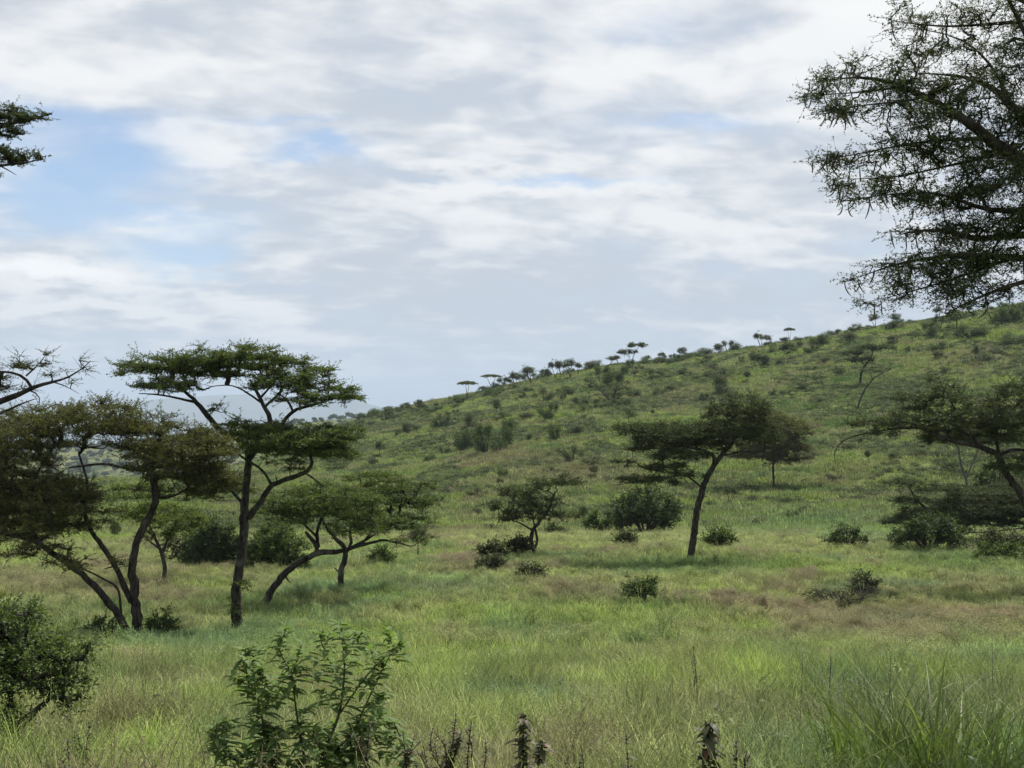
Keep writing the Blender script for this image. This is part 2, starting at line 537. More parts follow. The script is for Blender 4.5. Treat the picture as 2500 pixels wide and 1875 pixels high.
TINTS = {
    'lush_shade': (0.135, 0.215, 0.066), 'bright': (0.250, 0.340, 0.085), 'yellow': (0.310, 0.345, 0.140),
    'olive': (0.225, 0.260, 0.105), 'brown': (0.265, 0.235, 0.138), 'red': (0.275, 0.212, 0.145),
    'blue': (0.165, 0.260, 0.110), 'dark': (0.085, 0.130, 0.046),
}
PATCH = [  # measured place of a differently coloured stand of grass, or of tree shade painted in: cx, cy, rx, ry, colour, weight
    (1950, 1290, 360, 45, 'red', .28), (2100, 1360, 260, 45, 'brown', .5), (1700, 1365, 260, 28, 'brown', .6),
    (1850, 1330, 200, 20, 'red', .35), (2120, 1340, 160, 16, 'red', .5),
    (150, 1265, 400, 45, 'brown', .5), (1270, 1285, 140, 26, 'brown', .7), (760, 1235, 90, 12, 'olive', .4),
    (1620, 1365, 60, 16, 'bright', .95), (900, 1475, 480, 32, 'bright', .75), (1240, 1335, 300, 26, 'bright', .65),
    (1350, 1168, 420, 20, 'yellow', .85), (1080, 1110, 190, 36, 'yellow', .5), (300, 1090, 170, 60, 'bright', .6),
    (1850, 1195, 250, 20, 'yellow', .5), (1500, 1226, 260, 18, 'lush_shade', .9), (720, 1277, 130, 16, 'blue', .95),  # the patch beneath the curved-trunk acacia is its ground shade, painted into the tint
    (950, 1270, 160, 22, 'blue', .7), (430, 1400, 280, 36, 'blue', .85), (2080, 1215, 170, 26, 'lush_shade', .8),
    (1980, 1570, 300, 80, 'dark', .55), (1660, 1058, 80, 9, 'dark', .9), (1950, 850, 150, 35, 'lush_shade', .85),  # thin dark ellipse: shadow painted under the straight-trunked acacia
    (1750, 1130, 240, 34, 'blue', .65), (1450, 1262, 330, 18, 'yellow', .4), (450, 1272, 90, 12, 'bright', .7),
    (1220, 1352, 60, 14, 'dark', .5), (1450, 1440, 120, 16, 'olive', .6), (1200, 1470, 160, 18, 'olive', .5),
    (1800, 1420, 90, 14, 'bright', .7), (2150, 1440, 120, 30, 'blue', .6), (600, 1500, 200, 40, 'olive', .5),
    (1250, 1020, 150, 25, 'brown', .6), (1450, 860, 160, 20, 'brown', .5), (1150, 990, 120, 14, 'red', .35),
    (1600, 1000, 400, 14, 'olive', .3), (2000, 1010, 250, 35, 'bright', .4), (900, 970, 70, 12, 'bright', .5),
    (1480, 820, 80, 10, 'bright', .6), (2130, 770, 160, 14, 'brown', .5), (1000, 1560, 160, 60, 'bright', .4),
    (1300, 1600, 140, 60, 'olive', .4), (200, 1560, 180, 60, 'bright', .35), (100, 1440, 80, 40, 'olive', .4),
]


def grass_tint(x, y, z):
    sc = np.where(y < 70, .8, 1.3)
    n1 = fbm(x / (5.0 * sc), y / (4.0 * sc), 21, 4)
    n2 = fbm(x / (3.0 * sc) + 50, y / (3.4 * sc), 33, 4)
    n3 = fbm(x / 1.3, y / 1.3, 44, 3)
    c = np.zeros(x.shape + (3,)) + np.array(TINTS['olive']) * 0.5 + np.array(TINTS['yellow']) * 0.5

    def bl(c, name, w):
        w = np.clip(w, 0, 1)[..., None]
        return c * (1 - w) + np.array(TINTS[name]) * w
    hill = np.clip((y - 75) / 40, 0, 1)
    c = bl(c, 'bright', (n1 - 0.50) * 6)
    c = bl(c, 'lush_shade', (0.42 - n1) * 6)
    c = bl(c, 'brown', (n2 - 0.62) * 6)
    c = bl(c, 'blue', (0.40 - n2) * 6 * (1 - 0.5 * hill))
    dx, dy = to_d(x, np.maximum(y, 3), z)
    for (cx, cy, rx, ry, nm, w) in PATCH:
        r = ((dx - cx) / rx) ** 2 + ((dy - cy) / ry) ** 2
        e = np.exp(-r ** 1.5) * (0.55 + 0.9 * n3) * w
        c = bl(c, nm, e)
    c = c * (0.72 + 0.56 * n3)[..., None]
    # drier, duller grass up the hillside
    c = c * (1 - 0.22 * hill)[..., None] * (1 + hill[..., None] * np.array([-.02, 0.0, 0.0]))
    return c


def build_ground():
    a = np.linspace(-1.15, 1.15, 331)
    ys = np.concatenate([np.arange(-40, 6, 1.0), np.geomspace(6, 700, 420)])
    A, Y = np.meshgrid(a, ys)
    X = A * (np.maximum(Y, -10) * 0.85 + 26)
    Z = ground(X, Y)
    # the sheet ends tucked under the far plain
    V = np.stack([X, Y, Z], -1).reshape(-1, 3)
    ny, nx = A.shape
    i = np.arange(ny - 1)[:, None] * nx + np.arange(nx - 1)[None, :]
    Fq = np.stack([i, i + 1, i + nx + 1, i + nx], -1).reshape(-1, 4)
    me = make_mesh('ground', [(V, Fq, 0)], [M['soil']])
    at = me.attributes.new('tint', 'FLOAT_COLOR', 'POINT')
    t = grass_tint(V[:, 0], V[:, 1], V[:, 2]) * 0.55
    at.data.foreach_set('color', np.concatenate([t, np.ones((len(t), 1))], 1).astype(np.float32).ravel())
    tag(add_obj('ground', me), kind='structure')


build_ground()


# ------------------------------------------------------------------ far country: hills, plain, mountains
def far_material(name, c1, c2, scale):
    m = bpy.data.materials.new(name); m.use_nodes = True
    t = NT(m.node_tree)
    b = t.n['Principled BSDF']
    g = t.n.new('ShaderNodeNewGeometry')
    n = t.noise(g.outputs['Position'], scale, 7, 0.65)
    t.l.new(t.mix(t.ramp(n, 0.40, 0.62), c1, c2), b.inputs['Base Color'])
    b.inputs['Roughness'].default_value = 1.0
    b.inputs['Specular IOR Level'].default_value = 0.0
    return m


M['far_hill'] = far_material('far_wooded_hill', (0.045, 0.06, 0.028, 1), (0.13, 0.14, 0.06, 1), 0.02)
M['plain'] = far_material('far_plain', (0.10, 0.12, 0.06, 1), (0.22, 0.22, 0.13, 1), 0.0012)
M['mountain'] = far_material('mountain_slopes', (0.06, 0.075, 0.05, 1), (0.10, 0.11, 0.07, 1), 0.0015)


def far_sheet(name, mat, ydist, skyline, y0, y1, zlow, nx=260, ny=60, rough=1.0, back=0.35):
    """a hill range: ground rising from y0 to a crest near ydist, then falling to y1"""
    px = np.linspace(-700, 1700, nx)
    cr = np.interp(px, [s[0] for s in skyline], [s[1] for s in skyline])
    cr = cr + (fbm(px / 60.0, px * 0 + 3, 61, 5) - 0.5) * 5 * rough
    zc = np.array([zy(c, ydist) for c in cr])
    u = (px - 512) / F
    t = np.linspace(0, 1, ny)
    V = []
    for s in t:
        Y = y0 + (y1 - y0) * s
        sc = (ydist - y0) / (y1 - y0)
        h = (s / sc) if s < sc else max(0.0, 1 - (s - sc) / (1 - sc))
        h = h * h * (3 - 2 * h)
        x = u * Y
        z = zlow + (zc - zlow) * h
        z = z + (fbm(x / (ydist * 0.05), np.full(nx, Y / (ydist * 0.05)), 71, 4) - 0.5) * (zc - zlow) * 0.35 * h * (1 - h) * 2
        V.append(np.stack([x, np.full(nx, Y), z], -1))
    V = np.array(V).reshape(-1, 3)
    i = np.arange(ny - 1)[:, None] * nx + np.arange(nx - 1)[None, :]
    Fq = np.stack([i, i + 1, i + nx + 1, i + nx], -1).reshape(-1, 4)
    me = make_mesh(name, [(V, Fq, 0)], [mat])
    return tag(add_obj(name, me), kind='structure')


hillA = [(-700, 452), (0, 449), (100, 447), (170, 441), (230, 430), (300, 421.5), (350, 418), (420, 416), (520, 417), (1700, 417)]
far_sheet('hills', M['far_hill'], 1500, hillA, 620, 2300, -115)
mtnA = [(-700, 412), (-100, 406), (30, 401), (80, 406), (110, 404), (170, 398), (240, 395), (310, 395), (350, 399),
        (400, 412), (450, 424), (700, 427), (1700, 430)]
far_sheet('mountains', M['mountain'], 14000, mtnA, 11000, 18000, -160, nx=400)
R = 21500.0
ang = np.linspace(0, 2 * math.pi, 97)[:-1]
rad = [600, 1500, 4000, 10000, R]
V = [[0, 0, -150]]
Vv = np.array([[r * math.cos(a), r * math.sin(a), -150.0 - (r < 700) * 20] for r in rad for a in ang])
n = 96
i = (np.arange(len(rad) - 1) * n)[:, None]; j = np.arange(n)[None, :]
Fq = np.stack([i + j, i + (j + 1) % n, i + n + (j + 1) % n, i + n + j], -1).reshape(-1, 4)
tag(add_obj('plain', make_mesh('plain', [(Vv, Fq, 0)], [M['plain']])), kind='structure')


# ------------------------------------------------------------------ tree builder
def resample(pts, rad, step):
    pts = np.asarray(pts, float); rad = np.asarray(rad, float)
    d = np.concatenate([[0], np.cumsum(np.linalg.norm(np.diff(pts, axis=0), axis=1))])
    n = max(3, int(d[-1] / step) + 1)
    s = np.linspace(0, d[-1], n)
    out = np.stack([np.interp(s, d, pts[:, k]) for k in range(3)], 1)
    # light smoothing of the corners
    for _ in range(2):
        o2 = out.copy(); o2[1:-1] = out[1:-1] * 0.5 + (out[:-2] + out[2:]) * 0.25; out = o2
    return out, np.interp(s, d, rad)


def grow(limb_nodes, limb_rad, anchors, bias=0.18):
    """join the anchors to the limbs into one branch network; returns parent index array"""
    M0 = len(limb_nodes); N = len(anchors)
    allp = np.concatenate([limb_nodes, anchors])
    par = np.full(M0 + N, -1)
    plen = np.zeros(M0 + N)
    best = np.full(N, 1e9); bp = np.zeros(N, int)
    for s in range(0, M0, 256):
        d = np.linalg.norm(anchors[:, None, :] - limb_nodes[None, s:s + 256, :], axis=2)
        k = d.argmin(1); dm = d[np.arange(N), k]
        upd = dm < best
        best[upd] = dm[upd]; bp[upd] = k[upd] + s
    done = np.zeros(N, bool)
    order = []
    for _ in range(N):
        b = np.where(done, 1e9, best)
        i = int(b.argmin())
        done[i] = True
        order.append(i)
        par[M0 + i] = bp[i]
        plen[M0 + i] = plen[bp[i]] + np.linalg.norm(allp[M0 + i] - allp[bp[i]])
        d = np.linalg.norm(anchors - anchors[i], axis=1) + bias * plen[M0 + i]
        upd = (d < best) & ~done
        best[upd] = d[upd]; bp[upd] = M0 + i
    cnt = np.ones(M0 + N)
    for i in reversed(order):
        cnt[par[M0 + i]] += cnt[M0 + i]
    return par, cnt, order


def pad_points(pad, Y0, spacing, flat=True):
    """sample branch ends through one foliage mass. pad: cx,cy,hw,hh,[depth offset m],[depth radius m],[density]"""
    cx, cy, hw, hh = pad[:4]
    off = pad[4] if len(pad) > 4 else 0.0
    Y = Y0 + off
    c = P(cx, cy, Y)
    rx = hw * mpd(Y); rz = max(hh * mpd(Y), 0.02)
    ry = pad[5] if len(pad) > 5 and pad[5] is not None else min(rx * 0.85, 2.6)
    dens = pad[6] if len(pad) > 6 else 1.0
    layers = max(1.0, 2 * rz / (spacing * 0.9))
    n = max(6, int(dens * math.pi * rx * ry / spacing ** 2 * (0.45 + 0.55 * layers)))
    q = rng.normal(size=(n, 3)); q /= np.linalg.norm(q, axis=1)[:, None]
    q *= (rng.random(n) ** (1 / 3.4))[:, None]
    if flat:
        q[:, 2] = np.where(q[:, 2] < 0, q[:, 2] * 0.7, q[:, 2])
        r = np.sqrt(q[:, 0] ** 2 + q[:, 1] ** 2)
        q[:, 2] -= 0.30 * r ** 2
    p = c + q * np.array([rx, ry, rz])
    if flat:      # foliage hangs in thin level shelves
        lh = spacing * 1.05
        ph = fbm(p[:, 0] / 1.1, p[:, 1] / 1.1, 17, 2) * 2.0
        zz = np.round(p[:, 2] / lh + ph) - ph
        p[:, 2] = p[:, 2] * 0.25 + zz * lh * 0.75
    # gather into tufts so that gaps open between them
    k = max(3, n // 5)
    cen = p[rng.choice(n, k, replace=False)]
    d = np.linalg.norm((p[:, None, :] - cen[None]) * np.array([1, 1, 1.6]), axis=2)
    m = cen[d.argmin(1)]
    pull = 0.28
    return p * (1 - pull) + m * pull


def make_tree(name, label, cat, Y0, limbs, pads, leaf='acacia', spacing=0.34, twigs=5, tl=0.34, nl=13, L=0.075, W=0.026,
              flat=True, bark='bark', group=None, ground_snap=True, zs=0.35, zoff=0.18, base=None, twig_r=0.005,
              leafy=1.0, seed=None, parts=True, bias=0.18, rmin=0.008, rs_=1.0):
    """limbs: list of lists of (dx, dy, depth offset, radius m)"""
    global rng
    old = rng
    if seed is not None: rng = np.random.default_rng(seed)
    first = limbs[0][0]
    bp = P(first[0], first[1], Y0 + first[2])
    gz = float(ground(bp[0], bp[1])) - 0.05
    root = add_obj(name, None, None, (bp[0], bp[1], gz))
    root.empty_display_size = 0.3
    tag(root, label, cat, group)
    B = np.array([bp[0], bp[1], gz])
    LN, LR, chunks = [], [], []
    for li, lb in enumerate(limbs):
        pts = [P(a[0], a[1], Y0 + a[2]) for a in lb]; rad = [a[3] for a in lb]
        if li == 0 or (len(lb[0]) > 4 and lb[0][4] == 'g'):
            g0 = float(ground(pts[0][0], pts[0][1]))
            p0 = pts[0].copy(); p0[2] = min(p0[2], g0) - 0.15
            pts = [p0] + pts; rad = [rad[0] * 1.25] + rad
        pt, rd = resample(pts, np.array(rad) * 0.86, 0.16)
        wob = rng.normal(size=pt.shape) * (rd[:, None] * 0.12); wob[0] = 0
        pt = pt + wob
        V, Fq, cap = tube(pt, rd, 9, 0.10)
        chunks.append((V - B, Fq, 0)); chunks.append((V - B, cap, 0))
        LN.append(pt); LR.append(rd)
        # broken stubs of dead side branches
        big = np.where(rd > .055)[0]
        if len(big) > 6 and Y0 < 70:
            for q in rng.choice(big[3:], min(3, len(big) // 6), replace=False):
                d = rand_dirs(1, .5, .3)[0]; ln = rng.uniform(.12, .35)
                sp = pt[q] + np.outer(np.linspace(0, 1, 4), d * ln) + rng.normal(size=(4, 3)) * .012
                V, Fq, cap = tube(sp, np.linspace(rd[q] * .38, rd[q] * .14, 4), 6, .15)
                chunks.append((V - B, Fq, 0)); chunks.append((V - B, cap, 0))
    trunk = add_obj('trunk', make_mesh('trunk', chunks, [M[bark]]), root)
    LN = np.concatenate(LN); LR = np.concatenate(LR)
    # lower trunk does not sprout
    zlo = B[2] + 0.35 * (LN[:, 2].max() - B[2])
    A = np.concatenate([pad_points(p, Y0, spacing, flat) for p in pads])
    sel = LN[:, 2] > min(zlo, A[:, 2].min() + 0.2)
    if sel.sum() < 3: sel[:] = True
    par, cnt, order = grow(LN[sel], LR[sel], A, bias)
    m0 = int(sel.sum()); allp = np.concatenate([LN[sel], A]); lr = LR[sel]
    ch = np.arange(m0, len(allp)); pa = par[ch]
    r1 = np.maximum(rmin, 0.0065 * rs_ * cnt[ch] ** 0.46)
    r0 = np.where(pa < m0, np.minimum(lr[np.minimum(pa, m0 - 1)] * 0.85, r1 * 1.35), np.maximum(rmin, 0.0065 * rs_ * cnt[pa] ** 0.46))
    r0 = np.maximum(r0, r1)
    a = allp[pa]; b = allp[ch]
    dl = np.linalg.norm(b - a, axis=1)[:, None]
    K = 5
    s = np.linspace(0, 1, K)
    Pn = a[:, None, :] * (1 - s)[None, :, None] + b[:, None, :] * s[None, :, None]
    jit = rng.normal(size=(len(ch), K, 3)) * (dl * 0.06)[:, None, :]
    jit[:, 0] = 0; jit[:, -1] = 0
    arch = np.sin(s * math.pi)[None, :, None] * (dl * 0.10)[:, None, :] * np.array([0, 0, -1.0])
    Pn = Pn + jit + arch
    Rn = r0[:, None] * (1 - s)[None] + r1[:, None] * s[None]
    Vb, Fb = batch_tubes(Pn, Rn, 4)
    # twigs and leaves at every branch end
    nA = len(A)
    T = twigs
    org = np.repeat(A, T, 0) + rng.normal(size=(nA * T, 3)) * 0.02
    cen = A.mean(0)
    outw = np.repeat((A - cen) * np.array([1, 1, 0.3]), T, 0)
    outw /= np.linalg.norm(outw, axis=1)[:, None] + 1e-6
    D = rand_dirs(nA * T, zs, zoff) + outw * 0.45
    D /= np.linalg.norm(D, axis=1)[:, None]
    ln = tl * (0.5 + rng.random(nA * T))
    sg = np.linspace(0, 1, 3)
    bend = rng.normal(size=(nA * T, 3)) * 0.12
    tw = org[:, None, :] + D[:, None, :] * (ln[:, None, None] * sg[None, :, None]) + bend[:, None, :] * (ln[:, None, None] * (sg ** 2)[None, :, None])
    Rt = np.tile(np.array([twig_r, twig_r * 0.8, twig_r * 0.4]), (nA * T, 1))
    Vt, Ft = batch_tubes(tw, Rt, 3)
    add_obj('branches', make_mesh('branches', [(Vb - B, Fb, 0), (Vt - B, Ft, 0)], [M['twig'] if leaf != 'overhang' else M['twig']]), root)
    nn = nl
    f = 0.12 + 0.9 * rng.random((nA * T, nn))
    keep = rng.random((nA * T, nn)) < leafy
    C = org[:, None, :] + D[:, None, :] * (ln[:, None] * f)[..., None] + bend[:, None, :] * (ln[:, None] * f ** 2)[..., None]
    Dl = D[:, None, :] * 0.5 + rand_dirs(nA * T * nn, 0.7).reshape(nA * T, nn, 3)
    C = C[keep]; Dl = Dl[keep]
    nrm = rand_dirs(len(C), 0.5, 0.9)
    Lr = L * (0.6 + 0.8 * rng.random(len(C))); Wr = W * (0.7 + 0.6 * rng.random(len(C)))
    Vl, Fl = leaf_quads(C, Dl, nrm, Lr, Wr)
    add_obj('crown', make_mesh('crown', [(Vl - B, Fl, 0)], [M[leaf]], smooth=False), root)
    rng = old
    root['n_anchor'] = nA
    return root, A, B


# --- big left-hand acacias
ACAT = 'acacia tree'
make_tree('acacia_tree', 'multi-stemmed acacia with leaning dark trunks and broad olive crown, nearest tree on the left', ACAT, 33.5,
          [[(299, 1378, 0, .17), (294, 1305, 0, .155), (284, 1233, 0, .13), (294, 1169, 0, .12), (324, 1113, .1, .115), (341, 1075, .1, .11), (329, 1036, .1, .105), (324, 1000, .1, .10), (335, 960, .2, .07), (360, 925, .2, .04)],
           [(282, 1372, -.1, .12, 'g'), (262, 1340, -.1, .115), (239, 1305, -.2, .11), (183, 1245, -.3, .10), (128, 1203, -.4, .09), (81, 1173, -.5, .085), (66, 1139, -.5, .07), (60, 1080, -.4, .05), (80, 1020, -.3, .04), (120, 960, -.2, .03)],
           [(285, 1300, 0, .10), (270, 1270, .1, .095), (256, 1233, .2, .085), (222, 1182, .3, .075), (196, 1147, .4, .065), (180, 1100, .4, .05), (190, 1040, .5, .04), (170, 980, .5, .03)],
           [(262, 1330, -.1, .04), (257, 1267, -.2, .035), (205, 1241, -.3, .03), (170, 1225, -.4, .02)],
           [(81, 1173, -.5, .06), (43, 1160, -.6, .05), (0, 1154, -.7, .045), (-60, 1120, -.7, .03)],
           [(341, 1075, .1, .05), (367, 1076, .3, .04), (400, 1060, .5, .03), (430, 1030, .6, .025)],
           [(324, 1005, .1, .07), (280, 1015, -.2, .05), (230, 1000, -.5, .04), (150, 1010, -.8, .03)],
           [(326, 1000, .1, .06), (370, 985, .3, .05), (430, 975, .6, .035)],
           [(81, 1173, -.5, .05), (110, 1150, -.4, .04), (150, 1130, -.3, .03)]],
          [(60, 945, 130, 45, 0), (180, 915, 140, 34, .2), (290, 915, 100, 32, .2), (380, 965, 130, 46, .2), (440, 1010, 85, 62, .4),
           (340, 1000, 80, 35, -.4), (30, 1010, 110, 60, -.5), (90, 1080, 120, 50, -.5), (185, 1110, 55, 48, 0), (-50, 1000, 90, 90, -.6),
           (400, 1062, 70, 18, .5), (160, 1040, 60, 18, .6, 1.2, .5), (60, 1135, 120, 16, -.8), (250, 960, 60, 20, .8, 1.0, .5),
           (120, 905, 90, 24, .5), (430, 960, 90, 36, .6), (470, 1030, 60, 40, .9), (330, 1045, 50, 14, .8, None, .6), (20, 930, 90, 40, .6), (380, 1010, 90, 34, .9), (170, 1215, 95, 12, -1.2, None, .7), (60, 1190, 100, 8, -1.2, None, .7), (230, 885, 110, 14, 0, 1.5, .6), (20, 1100, 90, 40, .4), (90, 1060, 130, 34, .3), (30, 1160, 90, 16, .5), (450, 1060, 60, 26, .8), (120, 1120, 80, 40, .5)],
          leaf='acacia_olive', spacing=0.33, nl=18, twigs=6, L=.062, W=.020, zoff=.35, seed=1)
make_tree('acacia_tree', 'tallest acacia on the left with flat two-tiered crown rising above the skyline', ACAT, 36.5,
          [[(512, 1358, 0, .20), (510, 1263, 0, .165), (523, 1199, 0, .16), (527, 1135, 0, .155), (529, 1092, .1, .14), (533, 1032, .3, .13), (540, 985, .4, .12), (520, 950, .4, .10), (475, 930, .3, .10), (452, 904, .2, .095), (427, 870, .1, .08), (405, 850, 0, .05), (370, 825, -.1, .03)],
           [(540, 990, .4, .10), (562, 955, .5, .09), (589, 915, .5, .085), (572, 879, .4, .075), (556, 850, .3, .06), (540, 820, .2, .03)],
           [(560, 960, .5, .08), (600, 935, .6, .07), (612, 910, .6, .065), (632, 887, .5, .06), (666, 878, .4, .05), (700, 866, .3, .035), (740, 858, .3, .02)],
           [(536, 1118, 0, .12), (568, 1079, -.2, .10), (585, 1045, -.3, .09), (619, 1036, -.4, .085), (661, 1023, -.5, .075), (679, 1002, -.5, .06), (671, 981, -.5, .05), (650, 960, -.5, .03)],
           [(585, 1045, -.3, .05), (570, 1015, -.5, .045), (546, 1002, -.7, .04), (516, 985, -.9, .035), (500, 960, -1., .02)],
           [(572, 879, .4, .05), (590, 862, .3, .04), (610, 845, .2, .03)],
           [(562, 868, .4, .04), (530, 845, .1, .03), (500, 830, -.1, .02), (455, 835, -.4, .015)],
           [(427, 870, .1, .05), (390, 862, 0, .04), (345, 852, -.2, .03), (300, 850, -.3, .015)],
           [(560, 862, .3, .05), (585, 835, .4, .03)], [(632, 887, .5, .045), (622, 862, .3, .035), (600, 850, .1, .02)],
           [(661, 1023, -.5, .03), (680, 1035, -.4, .025), (700, 1052, -.3, .012)],
           [(529, 1092, .2, .06), (500, 1060, .6, .05), (470, 1040, 1.0, .03)]],
          [(340, 786, 92, 18, -.2), (430, 776, 90, 24, 0), (540, 776, 92, 28, 0), (490, 795, 90, 24, .3), (625, 808, 85, 38, .1),
           (700, 848, 70, 30, .1), (360, 830, 85, 20, -.5), (580, 832, 60, 18, -.6), (745, 850, 38, 18, 0), (300, 800, 60, 8, -.3),
           (420, 800, 70, 24, .6), (650, 860, 60, 14, -.6), (690, 800, 40, 12, .4), (520, 915, 50, 15, -.5), (640, 942, 120, 26, -.6), (720, 935, 70, 14, -.2), (560, 930, 90, 20, .3), (700, 975, 80, 16, .2), (600, 965, 90, 14, .9, None, .7),
           (704, 965, 60, 15, -.5), (568, 960, 70, 18, -1.0), (600, 990, 60, 12, -.8, None, .4), (469, 880, 22, 6, .2), (740, 985, 30, 8, -.6),
           (500, 1050, 60, 20, 1.2, 1.2, .5), (645, 1008, 30, 6, -.5, None, .5), (514, 1300, 14, 34, -.1, .2, .8), (524, 1262, 12, 16, -.2, .15, .8)],
          leaf='acacia', spacing=0.27, nl=17, twigs=6, tl=.30, L=.062, W=.020, zoff=.10, zs=.22, seed=2)
make_tree('acacia_tree', 'acacia with low trunk leaning right from the grass and wide flattened crown', ACAT, 43,
          [[(572, 1297, 0, .15), (598, 1258, 0, .14), (632, 1224, 0, .13), (683, 1194, 0, .12), (743, 1190, -.2, .09), (781, 1177, -.3, .07), (830, 1165, -.4, .05), (890, 1180, -.5, .02)],
           [(684, 1192, 0, .10), (688, 1180, 0, .09), (672, 1165, .1, .08), (661, 1150, .1, .06)],
           [(688, 1182, 0, .08), (683, 1160, .1, .07), (687, 1135, .2, .06), (700, 1100, .2, .04)],
           [(781, 1177, -.3, .05), (800, 1150, -.3, .04), (840, 1145, -.4, .03)],
           [(684, 1160, .1, .05), (650, 1125, 0, .04), (600, 1110, -.3, .03)]],
          [(640, 1078, 95, 12, 0), (620, 1118, 75, 8, -.6), (740, 1074, 110, 11, .2), (700, 1103, 120, 10, .4), (595, 1098, 80, 8, -.2), (770, 1142, 90, 8, -.5, None, .8), (690, 1060, 80, 8, .3), (880, 1165, 55, 8, -.5, None, .6), (660, 1092, 60, 10, -.8), (800, 1118, 80, 9, .2)],
          leaf='acacia', spacing=0.32, nl=14, twigs=6, L=.075, W=.026, zs=.2, zoff=.08, seed=3)
make_tree('acacia_tree', 'acacia with short crooked trunk and bright layered crown, right of the leaning trunk', ACAT, 47,
          [[(736, 1256, 0, .13), (733, 1237, 0, .13), (747, 1207, 0, .12), (746, 1182, 0, .11), (721, 1160, .1, .08), (700, 1132, .1, .05), (690, 1110, .1, .04)],
           [(747, 1195, 0, .08), (762, 1170, .2, .07), (752, 1150, .3, .06), (770, 1110, .3, .04)],
           [(747, 1190, 0, .07), (800, 1160, 0, .05), (850, 1130, 0, .03)],
           [(735, 1240, 0, .05), (728, 1232, 0, .035), (722, 1226, 0, .02)]],
          [(820, 1034, 85, 9, 0), (790, 1060, 100, 11, -.3), (850, 1082, 90, 11, .2), (760, 1100, 90, 10, .3), (885, 1120, 65, 11, .1), (905, 1088, 55, 8, 0), (895, 1052, 50, 6, .2), (820, 1132, 80, 8, .5), (860, 1058, 60, 9, .6)],
          leaf='acacia', spacing=0.33, nl=14, twigs=6, L=.075, W=.026, zs=.2, zoff=.08, seed=4)
make_tree('acacia_tree', 'slender acacia with curving thin trunk standing between the two big left trees', ACAT, 50,
          [[(345, 1276, 0, .10), (358, 1233, 0, .095), (350, 1194, 0, .09), (335, 1160, 0, .06), (310, 1140, 0, .03)],
           [(350, 1194, 0, .07), (365, 1160, .2, .05), (380, 1130, .2, .03)], [(350, 1190, 0, .05), (318, 1165, .1, .03)],
           [(336, 1162, 0, .05), (310, 1110, .3, .04), (295, 1075, .4, .03)]],
          [(358, 1115, 85, 24, 0), (299, 1062, 65, 20, .4), (307, 1103, 80, 9, 0), (400, 1145, 50, 16, .3), (340, 1150, 60, 12, .4, None, .6)],
          leaf='acacia_bright', spacing=0.36, nl=12, twigs=6, L=.09, W=.032, seed=5)
# --- trees off the left edge whose branches reach in
make_tree('thorn_tree', 'sparse bare-twigged thorn branch reaching in from the left edge over the olive crown', ACAT, 22,
          [[(-420, 1560, 0, .2), (-330, 1200, 0, .17), (-200, 950, 0, .13), (-60, 890, 0, .09), (0, 868, 0, .065), (40, 853, 0, .055), (69, 838, 0, .045), (115, 825, .1, .03), (160, 812, .1, .018), (196, 780, .1, .008)],
           [(69, 838, 0, .035), (56, 812, -.1, .03), (35, 801, -.2, .025), (0, 804, -.2, .02), (-60, 800, -.3, .02)],
           [(-60, 890, 0, .05), (0, 897, .1, .035), (40, 873, .1, .02), (75, 862, .2, .008)],
           [(62, 842, 0, .02), (95, 850, .1, .012), (85, 875, .1, .006)],
           [(56, 812, -.1, .02), (80, 795, -.1, .014), (100, 765, -.1, .006)],
           [(115, 825, .1, .015), (150, 835, .2, .008), (170, 850, .2, .004)]],
          [(45, 785, 40, 14, -.1, .5, 1.1), (90, 800, 45, 18, 0, .5, .5), (135, 812, 45, 16, .1, .4, .5), (-80, 820, 110, 50, 0, .9, .6), (20, 840, 50, 20, .1, .5, .4), (180, 790, 22, 12, .1, .3, .5), (100, 770, 12, 16, -.1, .2, .6), (-200, 850, 140, 60, 0, 1.2, .6), (-340, 980, 160, 80, 0, 1.4, .6), (-320, 800, 160, 50, 0, 1.3, .6)],
          leaf='acacia', spacing=0.20, nl=5, twigs=5, tl=.20, L=.04, W=.016, twig_r=.0045, leafy=.55, rmin=.005, seed=6)
make_tree('thorn_tree', 'dark leafy branch ends poking in from the left edge against blue sky', ACAT, 14,
          [[(-700, 1900, 0, .22), (-600, 1200, 0, .2), (-420, 600, 0, .15), (-200, 380, 0, .08), (-60, 300, 0, .04), (0, 270, 0, .025), (60, 262, 0, .012), (112, 246, 0, .005)],
           [(-200, 390, 0, .06), (-60, 362, 0, .03), (0, 358, 0, .02), (50, 355, 0, .01), (92, 344, 0, .005)],
           [(0, 358, 0, .01), (25, 368, 0, .006), (35, 378, 0, .003)]],
          [(15, 250, 50, 17, 0, .4), (75, 250, 32, 8, 0, .25, .8), (25, 285, 35, 7, 0, .3, .8), (20, 338, 50, 14, 0, .4), (80, 340, 26, 7, 0, .2, .7), (-110, 260, 90, 40, 0, .8), (-110, 350, 90, 40, 0, .8), (-280, 330, 150, 90, 0, 1.0, .35), (-480, 480, 200, 120, 0, 1.2, .35), (-420, 250, 200, 90, 0, 1.1, .35)],
          leaf='overhang', spacing=0.085, nl=13, twigs=5, tl=.085, L=.022, W=.009, twig_r=.0018, rmin=.0022, seed=7)

